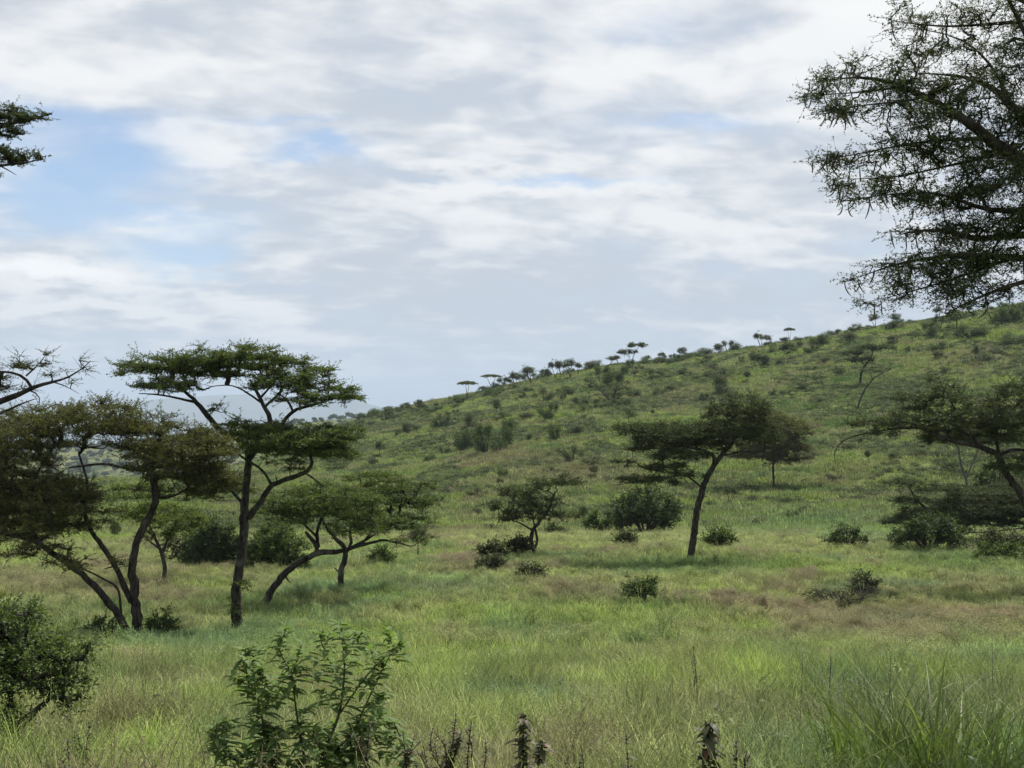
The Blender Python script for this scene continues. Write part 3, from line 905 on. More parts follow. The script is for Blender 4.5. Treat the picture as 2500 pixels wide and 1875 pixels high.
# --- centre and right acacias
make_tree('acacia_tree', 'small acacia with forked trunk and stepped crown standing alone in the centre of the meadow', ACAT, hit(1155, 1200),
          [[(1155, 1197, 0, .13), (1146, 1169, 0, .12), (1150, 1145, 0, .11), (1170, 1120, .1, .09), (1186, 1101, .2, .08), (1192, 1080, .2, .06), (1200, 1062, .2, .04)],
           [(1153, 1190, 0, .09), (1162, 1165, .1, .08), (1155, 1140, .2, .06), (1150, 1110, .3, .04)],
           [(1150, 1145, 0, .06), (1125, 1130, -.3, .04), (1095, 1120, -.4, .02)],
           [(1147, 1169, 0, .04), (1130, 1168, -.2, .03)]],
          [(1200, 1040, 62, 12, 0), (1130, 1062, 62, 12, .3), (1105, 1088, 55, 10, -.3), (1145, 1106, 70, 11, 0), (1105, 1122, 42, 7, -.4), (1218, 1114, 38, 9, .3), (1170, 1080, 55, 13, .5)],
          leaf='acacia_dark', spacing=0.38, nl=12, twigs=6, L=.10, W=.036, tl=.36, seed=8)
make_tree('acacia_tree', 'large acacia right of centre with thick curved dark trunk leaning right', ACAT, hit(1492, 1213),
          [[(1492, 1207, 0, .20), (1500, 1150, 0, .18), (1506, 1099, 0, .175), (1522, 1042, 0, .16), (1538, 1013, 0, .15), (1556, 985, 0, .13), (1578, 962, 0, .11), (1600, 930, 0, .07), (1620, 895, .1, .04)],
           [(1540, 1010, 0, .11), (1545, 985, -.2, .10), (1520, 972, -.5, .08), (1480, 965, -.8, .06), (1420, 950, -1., .03)],
           [(1514, 1052, 0, .06), (1483, 1026, -.3, .045), (1445, 1030, -.6, .03), (1390, 1040, -.8, .02), (1325, 1048, -.9, .012)],
           [(1556, 985, 0, .06), (1600, 975, .4, .05), (1650, 975, .7, .03)], [(1480, 965, -.8, .04), (1440, 990, -.9, .03), (1400, 1010, -.9, .02)]],
          [(1450, 935, 85, 26, -.5), (1380, 925, 65, 14, -.7), (1560, 925, 90, 32, 0), (1600, 880, 75, 30, .2), (1470, 980, 75, 13, -.7),
           (1410, 1036, 75, 8, -.8), (1440, 1008, 60, 12, -.7), (1350, 1000, 32, 7, -.8), (1640, 930, 55, 34, .5), (1520, 955, 80, 20, .6), (1480, 1022, 50, 10, .4, None, .6), (1420, 962, 80, 16, .2)],
          leaf='acacia_dark', spacing=0.32, nl=14, twigs=6, L=.075, W=.024, seed=9)
make_tree('acacia_tree', 'rounded acacia on a thin straight trunk behind the large curved-trunk acacia', ACAT, hit(1672, 1056),
          [[(1672, 1052, 0, .15), (1670, 1020, 0, .13), (1670, 995, 0, .12), (1672, 965, 0, .08)], [(1670, 998, 0, .08), (1650, 988, 0, .06), (1620, 975, 0, .04)],
           [(1670, 998, 0, .08), (1690, 985, 0, .06), (1710, 970, 0, .04)]],
          [(1670, 955, 80, 32, 0), (1640, 980, 60, 12, -.5), (1700, 990, 50, 12, .4), (1690, 925, 65, 26, .3), (1640, 900, 60, 22, .2)],
          leaf='acacia_olive', spacing=0.55, nl=12, twigs=6, L=.15, W=.05, tl=.5, rmin=.014, twig_r=.009, seed=10)
make_tree('acacia_tree', 'wide dark acacia at the right edge with long horizontal limb reaching left', ACAT, 47,
          [[(2262, 1165, 0, .22), (2225, 1100, 0, .19), (2202, 1061, 0, .17), (2170, 1019, 0, .15), (2157, 981, 0, .14), (2112, 962, -.2, .12), (2064, 955, -.3, .10), (1984, 922, -.4, .07), (1920, 927, -.4, .05), (1856, 939, -.4, .03), (1822, 950, -.4, .022), (1803, 971, -.4, .018), (1801, 992, -.4, .013), (1810, 1008, -.4, .006)],
           [(2157, 985, 0, .09), (2186, 971, .2, .08), (2225, 972, .4, .07), (2290, 960, .6, .05)],
           [(1984, 922, -.4, .04), (1940, 905, -.3, .035), (1890, 908, -.2, .025), (1850, 913, -.2, .015)],
           [(2112, 962, -.2, .07), (2090, 920, 0, .05), (2060, 880, .1, .04), (2040, 840, .2, .02)],
           [(2290, 800, .4, .04), (2200, 850, .3, .03), (2150, 862, .2, .02), (2100, 868, .2, .01)],
           [(2157, 981, 0, .08), (2150, 930, .3, .06), (2190, 880, .5, .04), (2290, 800, .4, .04)],
           [(2290, 790, .2, .015), (2212, 782, .2, .01), (2180, 766, .2, .004)]],
          [(1968, 856, 50, 14, 0), (2048, 850, 55, 22, .2), (2096, 905, 110, 34, 0), (1984, 912, 95, 16, -.4), (1872, 912, 60, 10, -.3),
           (2048, 942, 70, 16, .5), (2180, 890, 60, 45, .3), (2180, 945, 55, 20, -.5), (2120, 860, 50, 14, .6, None, .5), (2200, 1000, 70, 22, -.9), (2000, 880, 60, 14, .7), (2130, 930, 80, 20, .8), (2190, 840, 50, 20, -.4), (1900, 935, 60, 8, -.4, None, .6), (2270, 900, 70, 70, .3), (2390, 850, 110, 60, .3, None, .7), (2360, 960, 100, 40, -.2, None, .7), (2020, 815, 16, 16, .2, .3, .5)],
          leaf='acacia_dark', spacing=0.32, nl=14, twigs=6, L=.075, W=.024, seed=12)
make_tree('acacia_tree', 'pale V-forked small tree standing beneath the dark crown at the right edge', ACAT, hit(2090, 1056),
          [[(2090, 1053, 0, .15), (2086, 1032, 0, .14), (2076, 1005, 0, .11), (2070, 968, 0, .09), (2060, 940, 0, .06)],
           [(2087, 1035, 0, .10), (2098, 1005, .2, .08), (2112, 975, .3, .06), (2130, 950, .4, .04)],
           [(2074, 1000, 0, .04), (2050, 1004, -.1, .03), (2035, 1012, -.2, .02)]],
          [(2060, 940, 70, 14, 0), (2130, 950, 60, 14, .4), (2045, 1008, 22, 6, -.2)],
          leaf='acacia_dark', bark='bark_pale', spacing=0.55, nl=11, twigs=6, L=.14, W=.05, tl=.5, rmin=.014, twig_r=.009, seed=13)
make_tree('acacia_tree', 'low spreading acacia with dark foliage shelves hanging close to the grass at right', ACAT, hit(2030, 1172),
          [[(2032, 1165, 0, .17), (2036, 1140, 0, .15), (2020, 1115, 0, .12), (1990, 1090, 0, .08), (1968, 1060, 0, .06), (1955, 1035, 0, .03)],
           [(2036, 1140, 0, .10), (2080, 1110, .3, .08), (2140, 1085, .5, .06), (2230, 1060, .6, .04)],
           [(2030, 1130, 0, .08), (2050, 1085, .3, .05), (2045, 1050, .3, .03), (2000, 1045, .2, .02)],
           [(2030, 1150, 0, .06), (1980, 1135, -.4, .04), (1930, 1130, -.6, .02)],
           [(2050, 1150, 0, .05), (2130, 1150, -.4, .04), (2212, 1140, -.5, .03), (2290, 1120, -.5, .03)]],
          [(1952, 1042, 48, 9, 0), (2032, 1055, 58, 9, .3), (1968, 1080, 52, 10, -.3), (2016, 1110, 85, 18, 0), (1936, 1126, 38, 7, -.5),
           (2150, 1067, 105, 14, .4), (2128, 1095, 110, 22, 0), (2032, 1135, 68, 10, -.4), (2250, 1080, 70, 30, .3), (2060, 1085, 60, 10, .6), (2100, 1122, 100, 14, .4), (2185, 1098, 80, 26, .8), (1990, 1122, 75, 12, .7), (2200, 1050, 60, 14, 1.0), (2210, 1135, 60, 6, -.5, None, .6)],
          leaf='acacia_dark', spacing=0.32, nl=14, twigs=6, L=.075, W=.024, seed=14)

# --- big overhanging tree, upper right
OY = 10.0
root, OA, OB = make_tree(
    'thorn_tree', 'big thorn tree overhanging from the upper right with dangling curved pods', ACAT, OY,
    [[(3100, 2300, .6, .30), (3050, 1400, .6, .26), (2900, 800, .4, .22), (2600, 520, .2, .14), (2400, 430, .1, .10), (2212, 354, 0, .065), (2172, 329, 0, .06), (2129, 299, 0, .052), (2099, 265, 0, .046), (2057, 239, 0, .038), (1997, 209, -.05, .03), (1946, 188, -.1, .024), (1903, 166, -.1, .018), (1852, 160, -.1, .012), (1805, 171, -.1, .006)],
     [(2400, 430, .1, .06), (2260, 310, .2, .05), (2197, 248, .25, .04), (2172, 205, .25, .034), (2133, 175, .2, .026), (2091, 160, .2, .018), (2039, 162, .2, .010), (1980, 158, .2, .004)],
     [(2600, 540, .2, .06), (2330, 440, .1, .04), (2212, 452, .1, .03), (2133, 461, 0, .024), (2086, 440, 0, .018), (2039, 412, -.1, .012), (1960, 418, -.1, .008), (1894, 420, -.1, .005), (1818, 435, -.1, .003)],
     [(2700, 620, .3, .07), (2350, 500, .1, .05), (2212, 504, .1, .036), (2108, 525, .1, .026), (2031, 486, 0, .016), (1990, 498, 0, .010), (1954, 504, 0, .006)],
     [(2840, 750, .37, .07), (2350, 580, -.2, .04), (2212, 606, -.2, .022), (2172, 619, -.2, .017), (2086, 653, -.2, .010), (2046, 676, -.2, .005)],
     [(2750, 662, .3, .07), (2350, 560, 0, .05), (2193, 555, 0, .034), (2065, 550, 0, .022), (1980, 559, 0, .014), (1920, 572, 0, .009), (1886, 589, 0, .006), (1835, 606, 0, .003)],
     [(2600, 520, .2, .12), (2625, 380, .2, .11), (2590, 220, .2, .10), (2530, 20, .2, .07), (2480, -260, .2, .03)],
     [(2590, 220, .2, .07), (2350, 60, .2, .04), (2210, 43, .2, .022), (2108, 55, .2, .013), (2022, 60, .1, .008), (1920, 43, .1, .003)],
     [(2197, 248, .25, .02), (2150, 150, .3, .014), (2108, 94, .3, .010), (2040, 68, .3, .006), (1954, 60, .3, .003)],
     [(1946, 188, -.1, .012), (1880, 200, -.1, .008), (1800, 202, -.1, .005), (1730, 209, -.1, .003)],
     [(1997, 209, -.05, .012), (1960, 222, -.2, .010), (1894, 222, -.25, .007), (1826, 232, -.25, .005), (1762, 243, -.25, .003)],
     [(2129, 299, 0, .02), (2050, 300, -.2, .014), (1980, 307, -.2, .010), (1894, 324, -.2, .007), (1809, 341, -.2, .004), (1758, 350, -.2, .002)],
     [(2172, 329, 0, .02), (2080, 350, .2, .014), (1980, 375, .2, .008), (1900, 388, .2, .005), (1800, 386, .2, .002)],
     [(2193, 555, 0, .018), (2100, 590, .1, .012), (2000, 620, .1, .008), (1940, 640, .1, .005), (1869, 653, .1, .002)],
     [(2260, 310, .2, .03), (2250, 150, .1, .025), (2200, 40, 0, .02), (2160, -40, 0, .015)],
     [(2530, 20, .2, .05), (2300, 0, 0, .03), (2212, 20, 0, .02), (2190, 0, 0, .018), (2140, -40, 0, .01)],
     [(2048, 600, -.1, .006), (2046, 640, -.1, .004), (2050, 680, -.1, .002)]],
    [(1990, 195, 100, 22, 0, .4), (2090, 215, 110, 45, .1, .5, .75), (2150, 130, 80, 50, .2, .5, .6), (2150, 40, 80, 40, .2, .5, .6), (2040, 40, 70, 22, .2, .4, .4),
     (1950, 58, 55, 12, .2, .3, .6), (1860, 148, 60, 12, -.1, .3, .8), (1830, 203, 80, 9, -.1, .25, .8), (1880, 232, 95, 10, -.25, .3, .9),
     (1990, 258, 80, 18, -.2, .4), (1950, 308, 90, 18, -.2, .4, .7), (2060, 325, 100, 32, 0, .5), (2150, 385, 90, 40, 0, .6), (1870, 340, 90, 8, -.2, .25, .9),
     (1960, 378, 90, 16, .2, .4, .6), (1880, 400, 70, 8, .1, .25, .7), (2060, 425, 100, 26, 0, .5), (1980, 435, 60, 9, -.1, .3, .7), (2100, 500, 110, 26, .1, .5),
     (1970, 500, 55, 10, 0, .3, .9), (2050, 562, 110, 26, 0, .5), (2150, 560, 80, 34, 0, .5), (1925, 576, 60, 11, 0, .3, .9), (1855, 600, 30, 6, 0, .2, .8),
     (1990, 605, 80, 16, .1, .4), (2090, 622, 80, 22, -.1, .4), (2046, 665, 20, 26, -.15, .2, .8), (1945, 640, 45, 9, .1, .3, .7), (1880, 655, 22, 5, .1, .15, .7),
     (2180, 290, 50, 60, .1, .5), (2180, 470, 60, 40, .1, .5), (2290, 300, 90, 260, .2, .9, .5), (2290, 20, 90, 90, .2, .9, .5), (2000, 120, 80, 28, .2, .4, .6),
     (1960, 150, 60, 16, 0, .3, .6), (2120, 655, 60, 8, -.2, .25, .6), (1930, 190, 60, 10, -.1, .25), (2180, 625, 50, 20, -.1, .3), (2060, 100, 60, 20, .25, .3, .5),
     (2440, 470, 110, 50, .1, .8, .4), (2440, 200, 130, 110, .3, .9, .4), (2620, 60, 180, 120, .3, 1., .35), (2780, 320, 180, 110, .3, 1., .35),
     (2480, 640, 130, 40, 0, .8, .4), (2480, -200, 220, 110, .3, 1.1, .3), (2850, 560, 150, 60, .3, .9, .35), (2380, -60, 110, 80, .2, .9, .35),
     (1960, 20, 40, 16, .1, .3, .4), (1790, 166, 45, 8, -.1, .15, 2), (1765, 206, 42, 5, -.1, .12, 2), (1800, 238, 46, 6, -.25, .15, 2),
     (1795, 343, 50, 7, -.2, .15, 2), (1830, 396, 50, 6, .1, .15, 2), (1850, 430, 45, 5, -.1, .12, 2),  (1930, 420, 50, 8, -.1, .15, 2)],
    leaf='overhang', spacing=0.108, nl=10, twigs=5, tl=.14, L=.022, W=.009, twig_r=.0015, rmin=.002, rs_=.5, flat=False, zs=.5, zoff=0, seed=15, bias=.3)


def pod_points(o, size):
    a = rng.uniform(0, 2 * math.pi); s = np.linspace(0, 1, 7)
    bend = rng.uniform(0.5, 1.6)
    th = s * bend
    x = (1 - np.cos(th)) / bend; z = -np.sin(th) / bend
    return o + size * np.stack([x * math.cos(a), x * math.sin(a), z], 1)


def build_pods():
    # visible branch ends, outermost first
    dxy = np.array([to_d(*a) for a in OA])
    vis = (dxy[:, 0] < 2190) & (dxy[:, 1] > -10)
    A = OA[vis]; d = dxy[vis]
    w = np.exp(-(d[:, 0] - 1730) / 110.0) + 0.05
    w = w / w.sum()
    idx = rng.choice(len(A), min(300, len(A)), replace=False, p=w)
    rest = []
    for k, i in enumerate(idx):
        o = A[i] + rng.normal(size=3) * 0.02
        pts = pod_points(o, rng.uniform(.11, .17))
        s = np.linspace(0, 1, 7)
        r = 0.0058 * np.sin(np.clip(s, .08, .93) * math.pi) ** .5
        V, Fq, cap = tube(pts, r, 5)
        V = V - OB
        if k < 95:
            add_obj('pod', make_mesh('pod', [(V, Fq, 0), (V, cap, 0)], [M['pod']]), root)
        else:
            rest += [(V, Fq, 0), (V, cap, 0)]
    o = add_obj('pod', make_mesh('pod', rest, [M['pod']]), root)
    o['kind'] = 'stuff'


build_pods()


# ------------------------------------------------------------------ bushes of the meadow (each modelled)
def make_bush(label, dx, dyb, hw, h, leaf='bush', name='bush', cat='bush', Y=None, dens=1.0, lf=None, stems=6, seed=0, group=None,
              zoff=.1, leafy=1.0, spread=0.8):
    """dx: centre, dyb: foot, hw: half width, h: height in measured units"""
    if Y is None: Y = hit(dx, dyb + 2)
    k = np.random.default_rng(900 + seed)
    limbs = []
    for s in range(stems):
        a = (s + .5) / stems * 2 - 1 + k.uniform(-.15, .15)
        tipx = dx + a * hw * spread * .75; tipy = dyb - h * (0.95 - 0.45 * a * a) * .72
        o = k.uniform(-1, 1) * hw * mpd(Y) * .5
        limbs.append([(dx + a * hw * .12, dyb, o * .1, .035 * (hw / 40) + .01, 'g'), (dx + a * hw * .4, dyb - h * .3, o * .5, .025 * (hw / 40) + .008), (tipx, tipy, o, .012)])
    pads = []
    m = 7
    for s in range(m):
        a = (s + .5) / m * 2 - 1
        top = h * (1 - .45 * a * a) * k.uniform(.85, 1.1)
        pads.append((dx + a * hw * .72, dyb - top * .55, hw * .34, top * .44, k.uniform(-.3, .3) * hw * mpd(Y), None, dens))
    px = mpd(Y) / DS
    L = lf if lf else max(.05, px * 2.2)
    return make_tree(name, label, cat, Y, limbs, pads, leaf=leaf, spacing=max(.16, px * 7.5), nl=12, twigs=6, tl=max(.16, px * 7), L=L, W=L * .45,
                     flat=False, zs=.8, zoff=zoff, group=group, seed=1000 + seed, leafy=leafy, rmin=max(.005, px * .25), twig_r=max(.003, px * .15))


make_bush('dense dark rounded bush behind the trunk of the tallest left acacia', 470, 1256, 84, 146, 'bush', Y=58, seed=1, stems=9, dens=1.5)
make_bush('lighter green rounded bush right of the tallest left acacia trunk', 595, 1250, 82, 130, 'bush_green', Y=57, seed=2, dens=1.2)
make_bush('pale olive loose bush left of the dense dark bush', 400, 1232, 50, 116, 'bush_grey', Y=60, seed=3, dens=.7)
make_bush('small leafy bush at the foot of the leaning left trunks', 222, 1395, 44, 66, 'bush', Y=32.5, seed=4)
make_bush('small thin bush just right of the nearest left acacia trunk base', 345, 1380, 38, 66, 'bush_green', Y=33, seed=5, dens=.6)
make_bush('big dark rounded bush behind and left of the curved-trunk acacia', 1395, 1152, 90, 105, 'bush', Y=86, seed=6, stems=9)
make_bush('yellow-green loose bush left of the big dark rounded bush', 1300, 1152, 42, 56, 'bush_green', Y=88, seed=7, dens=.7)
make_bush('dark twiggy bush just left of the lone central acacia trunk', 1066, 1212, 34, 50, 'acacia_dark', seed=8, dens=.7)
make_bush('small dark bush touching the trunk of the lone central acacia', 1120, 1200, 28, 42, 'bush_grey', seed=9, dens=.7)
make_bush('low green bush in the grass below the dark twiggy bush', 1062, 1232, 34, 34, 'bush_grey', seed=10, dens=.7)
make_bush('grey-green dry bush in front of the lone central acacia', 1147, 1256, 32, 42, 'bush_grey', seed=11, dens=.5)
make_bush('dark low bush behind the lone central acacia', 1198, 1165, 30, 34, 'bush', Y=84, seed=12)
make_bush('olive leafy bush standing alone in the meadow below the big dark bush', 1385, 1298, 42, 58, 'bush_green', seed=13, dens=.45)
make_bush('small olive bush at the meadow crest in front of the big dark bush', 1350, 1176, 20, 24, 'bush_grey', seed=14)
make_bush('loose green bush just right of the curved acacia trunk', 1553, 1178, 34, 40, 'bush_green', seed=15, dens=.7)
make_bush('dark rounded bush in open grass right of the curved-trunk acacia', 1830, 1186, 44, 56, 'bush', seed=16, dens=.8)
make_bush('twiggy half-bare bush beside brushwood on the reddish grass', 1865, 1296, 40, 66, 'bush_grey', seed=17, dens=.5, leafy=.45, stems=10)
make_bush('dark bush beneath the low spreading acacia at right', 2005, 1184, 92, 76, 'bush', seed=18)
make_bush('low dark bush at the right edge, beneath the hanging foliage shelves', 2160, 1188, 80, 46, 'bush_grey', Y=60, seed=23)
make_bush('dark bush behind the V-forked pale tree', 2160, 1062, 62, 66, 'bush', Y=100, seed=19)
make_bush('leafy green bush at the right edge behind reddish grass', 2160, 1215, 60, 44, 'bush_green', seed=20)
make_bush('rounded green bush in grass right of the small leaning-crown tree', 822, 1215, 30, 30, 'bush_green', seed=21)


def brushwood():
    Y = hit(1815, 1308)
    b = P(1815, 1305, Y); gz = float(ground(b[0], b[1]))
    B = np.array([b[0], b[1], gz])
    chunks = []
    w = 55 * mpd(Y)
    n = 90
    a = rng.uniform(-1, 1, n)
    s = np.linspace(0, 1, 7)
    x0 = a * w * .7; y0 = rng.normal(size=n) * .35
    hh = rng.uniform(.25, .75, n); ln = rng.uniform(.4, 1.1, n) * np.sign(rng.normal(size=n))
    Pn = np.stack([x0[:, None] + ln[:, None] * s, y0[:, None] + rng.normal(size=(n, 1)) * .3 * s, hh[:, None] * np.sin(s * 2.4)[None] + .02], -1)
    Pn += rng.normal(size=Pn.shape) * .02
    V, Fq = batch_tubes(Pn, np.tile(np.linspace(.016, .005, 7), (n, 1)), 4)
    o = add_obj('brushwood', make_mesh('brushwood', [(V, Fq, 0)], [M['twig']]), None, tuple(B))
    tag(o, 'grey heap of arching dead brushwood lying in the grass beside the twiggy bush', 'brushwood')


brushwood()


# ------------------------------------------------------------------ hillside shrubs and ridge trees (prototypes, then copies)
def proto_bush(seed, kind):
    """unit shrub: half width 1, height 1 (scaled per copy)"""
    global rng
    old = rng; rng = np.random.default_rng(seed)
    n = {'dense': 230, 'loose': 150, 'shelf': 130}[kind]
    q = rng.normal(size=(n, 3)); q /= np.linalg.norm(q, axis=1)[:, None]; q *= (rng.random(n) ** .45)[:, None]
    lobes = rng.normal(size=(6, 3)) * np.array([.5, .5, .2]) + np.array([0, 0, .45])
    pick = rng.integers(0, 6, n)
    A = lobes[pick] + q * np.array([.48, .48, .38]) * rng.uniform(.55, 1.1, 6)[pick][:, None]
    if kind == 'shelf':
        lv = np.array([.35, .6, .85])[rng.integers(0, 3, n)]
        A[:, 2] = lv + rng.normal(size=n) * .04
        A[:, :2] *= 1.15
    A[:, 2] = np.clip(A[:, 2], .06, 1.08)
    base = np.zeros((n, 3)); base[:, :2] = A[:, :2] * .15
    s = np.linspace(0, 1, 4)
    sel = rng.choice(n, 34, replace=False)
    Pn = base[sel][:, None] * (1 - s)[None, :, None] + A[sel][:, None] * s[None, :, None]
    Pn[:, 1:3] += rng.normal(size=(34, 2, 3)) * .04
    V1, F1 = batch_tubes(Pn, np.tile(np.array([.018, .014, .010, .006]), (34, 1)), 3)
    m = 24
    C = np.repeat(A, m, 0) + rng.normal(size=(n * m, 3)) * np.array([.095, .095, .06 if kind != 'shelf' else .03])
    C[:, 2] = np.maximum(C[:, 2], .0)
    Vl, Fl = leaf_quads(C, rand_dirs(n * m, .6), rand_dirs(n * m, .5, .9), rng.uniform(.045, .085, n * m), rng.uniform(.024, .045, n * m))
    leafmat = {'dense': M['bush'], 'loose': M['bush_grey'], 'shelf': M['acacia_dark']}[kind]
    me = make_mesh('shrub', [(V1, F1, 0), (Vl, Fl, 1)], [M['twig'], leafmat], smooth=False)
    rng = old
    return me


def proto_tree(seed, kind):
    """unit tree, height 1: returns (trunk mesh, crown mesh)"""
    global rng
    old = rng; rng = np.random.default_rng(seed)
    chunks = []; limbs = []
    nst = {'umbrella': 2, 'open': 3, 'round': 1}[kind]
    lean = rng.uniform(-.12, .12)
    tips = []
    for s in range(nst):
        a = rng.uniform(0, 2 * math.pi) if nst > 2 else s * math.pi + rng.uniform(-.3, .3)
        r = {'umbrella': .26, 'open': .28, 'round': .04}[kind]
        h = {'umbrella': .82, 'open': rng.uniform(.62, .85), 'round': .55}[kind]
        tip = np.array([r * math.cos(a) + lean, r * math.sin(a), h])
        pts = [(0, 0, -.05), (tip[0] * .25, tip[1] * .25, h * .35), (tip[0] * .75 + rng.uniform(-.03, .03), tip[1] * .75, h * .7), tuple(tip)]
        pt, rd = resample(pts, [.028, .022, .016, .009], .05)
        V, Fq, cap = tube(pt, rd, 6, .1)
        chunks += [(V, Fq, 0), (V, cap, 0)]
        limbs.append(pt); tips.append(tip)
    LN = np.concatenate(limbs)
    n = 90
    if kind == 'umbrella':
        q = rng.normal(size=(n, 2)); q /= np.linalg.norm(q, axis=1)[:, None]; q *= np.sqrt(rng.random(n))[:, None]
        A = np.stack([q[:, 0] * .62 + lean, q[:, 1] * .62, .93 - .10 * (q ** 2).sum(1) + rng.normal(size=n) * .02], 1)
    elif kind == 'open':
        lob = np.array([t + np.array([0, 0, .05]) for t in tips] + [np.array([rng.uniform(-.3, .3), rng.uniform(-.3, .3), .8]) for _ in range(3)])
        A = lob[rng.integers(0, len(lob), n)] + rng.normal(size=(n, 3)) * np.array([.12, .12, .085])
    else:
        q = rng.normal(size=(n, 3)); q /= np.linalg.norm(q, axis=1)[:, None]; q *= (rng.random(n) ** .4)[:, None]
        A = q * np.array([.42, .42, .26]) + np.array([lean, 0, .72])
    sel = LN[:, 2] > .3
    par, cnt, order = grow(LN[sel], None, A, .2)
    m0 = int(sel.sum()); allp = np.concatenate([LN[sel], A]); ch = np.arange(m0, len(allp))
    s = np.linspace(0, 1, 3)
    Pn = allp[par[ch]][:, None] * (1 - s)[None, :, None] + allp[ch][:, None] * s[None, :, None]
    Pn[:, 1] += rng.normal(size=(n, 3)) * .012
    r = .0045 * cnt[ch] ** .4
    V, Fq = batch_tubes(Pn, np.stack([r * 1.2, r, r * .8], 1), 3)
    chunks.append((V, Fq, 0))
    m = 42
    sd = np.array([.055, .055, .014 if kind == 'umbrella' else .035])
    C = np.repeat(A, m, 0) + rng.normal(size=(n * m, 3)) * sd
    Vl, Fl = leaf_quads(C, rand_dirs(n * m, .5), rand_dirs(n * m, .5, .9), rng.uniform(.03, .06, n * m), rng.uniform(.014, .028, n * m))
    tm = make_mesh('trunk', chunks, [M['bark']])
    cm = make_mesh('crown', [(Vl, Fl, 0)], [M['acacia_dark'] if kind != 'open' else M['bush_grey']], smooth=False)
    rng = old
    return tm, cm


PB = {k: [proto_bush(300 + 10 * j + i, k) for i in range(4 if k == 'dense' else 3)] for j, k in enumerate(('dense', 'loose', 'shelf'))}
PT = {k: [proto_tree(400 + 10 * j + i, k) for i in range(3)] for j, k in enumerate(('umbrella', 'open', 'round'))}

LAND = [(1013, 850, 'the leftmost flat-topped ridge tree'), (1365, 765, 'the two-tiered ridge tree'), (1870, 790, 'the bent hillside acacia'),
        (1150, 1110, 'the lone central acacia'), (1540, 930, 'the curved-trunk acacia'), (1395, 1100, 'the big dark bush'),
        (1670, 1000, 'the thin straight-trunked acacia'), (2090, 900, 'the wide right-edge acacia'), (1035, 950, 'the dark hillside thicket'),
        (1330, 850, 'the spreading mid-slope bush'), (600, 830, 'the tallest left acacia'), (850, 1090, 'the low left layered crown'),
        (2050, 690, 'the overhanging thorn branches'), (1710, 720, 'the lollipop ridge tree'), (820, 960, 'the small tree at the hill foot')]


def where(dx, dy):
    best = min(LAND, key=lambda q: math.hypot(q[0] - dx, (q[1] - dy) * 1.3))
    ax = dx - best[0]; ay = dy - best[1]
    dist = math.hypot(ax, ay)
    near = 'just ' if dist < 60 else ('' if dist < 120 else 'well ')
    if abs(ax) > 2.2 * abs(ay): d = 'left of' if ax < 0 else 'right of'
    elif abs(ay) > 2.2 * abs(ax): d = 'above' if ay < 0 else 'below'
    else: d = ('up-left of' if ax < 0 else 'up-right of') if ay < 0 else ('down-left of' if ax < 0 else 'down-right of')
    return f'{near}{d} {best[2]}'


LOOK = {'dense': ('dark leafy bush', 'bush'), 'loose': ('thin grey-green bush', 'bush'), 'shelf': ('flat-layered thorn bush', 'bush')}


def place_bush(dx, dyb, hw, h, kind='dense', group='bushes on the grassy hillside', Y=None):
    if Y is None: Y = hit(dx, dyb)
    me = random.choice(PB[kind])
    x = P(dx, dyb, Y)[0]
    z = float(ground(x, Y))
    o = add_obj('shrub', me, None, (x, Y, z - .08))
    sx = hw * mpd(Y); sz = h * mpd(Y)
    o.scale = (sx, sx * .9, max(sz, .25)); o.rotation_euler = (0, 0, random.uniform(0, 6.28))
    size = 'tiny' if hw < 12 else ('small' if hw < 18 else ('mid-sized' if hw < 27 else 'large'))
    shape = 'squat' if h < hw * .9 else ('tall' if h > hw * 1.7 else 'rounded')
    tag(o, f'{size} {shape} {LOOK[kind][0]}, {where(dx, dyb)}', 'bush', group)
    return o


def place_tree(dx, dyb, h, kind, label=None, group='small trees along the hill', wide=1.0, Y=None, var=None):
    if Y is None: Y = hit(dx, dyb)
    tm, cm = PT[kind][var if var is not None else random.randrange(3)]
    x = P(dx, dyb, Y)[0]; z = float(ground(x, Y))
    r = add_obj('savanna_tree', None, None, (x, Y, z - .05)); r.empty_display_size = .3
    s = h * mpd(Y); r.scale = (s * wide, s * wide, s); r.rotation_euler = (0, 0, random.uniform(0, 6.28))
    add_obj('trunk', tm, r); add_obj('crown', cm, r)
    look = {'umbrella': 'flat-topped tree', 'open': 'open-crowned small tree', 'round': 'round-crowned small tree'}[kind]
    size = 'tiny' if h < 28 else ('small' if h < 42 else 'tall')
    tag(r, label or f'{size} {look}, {where(dx, dyb)}', 'tree', group)
    return r


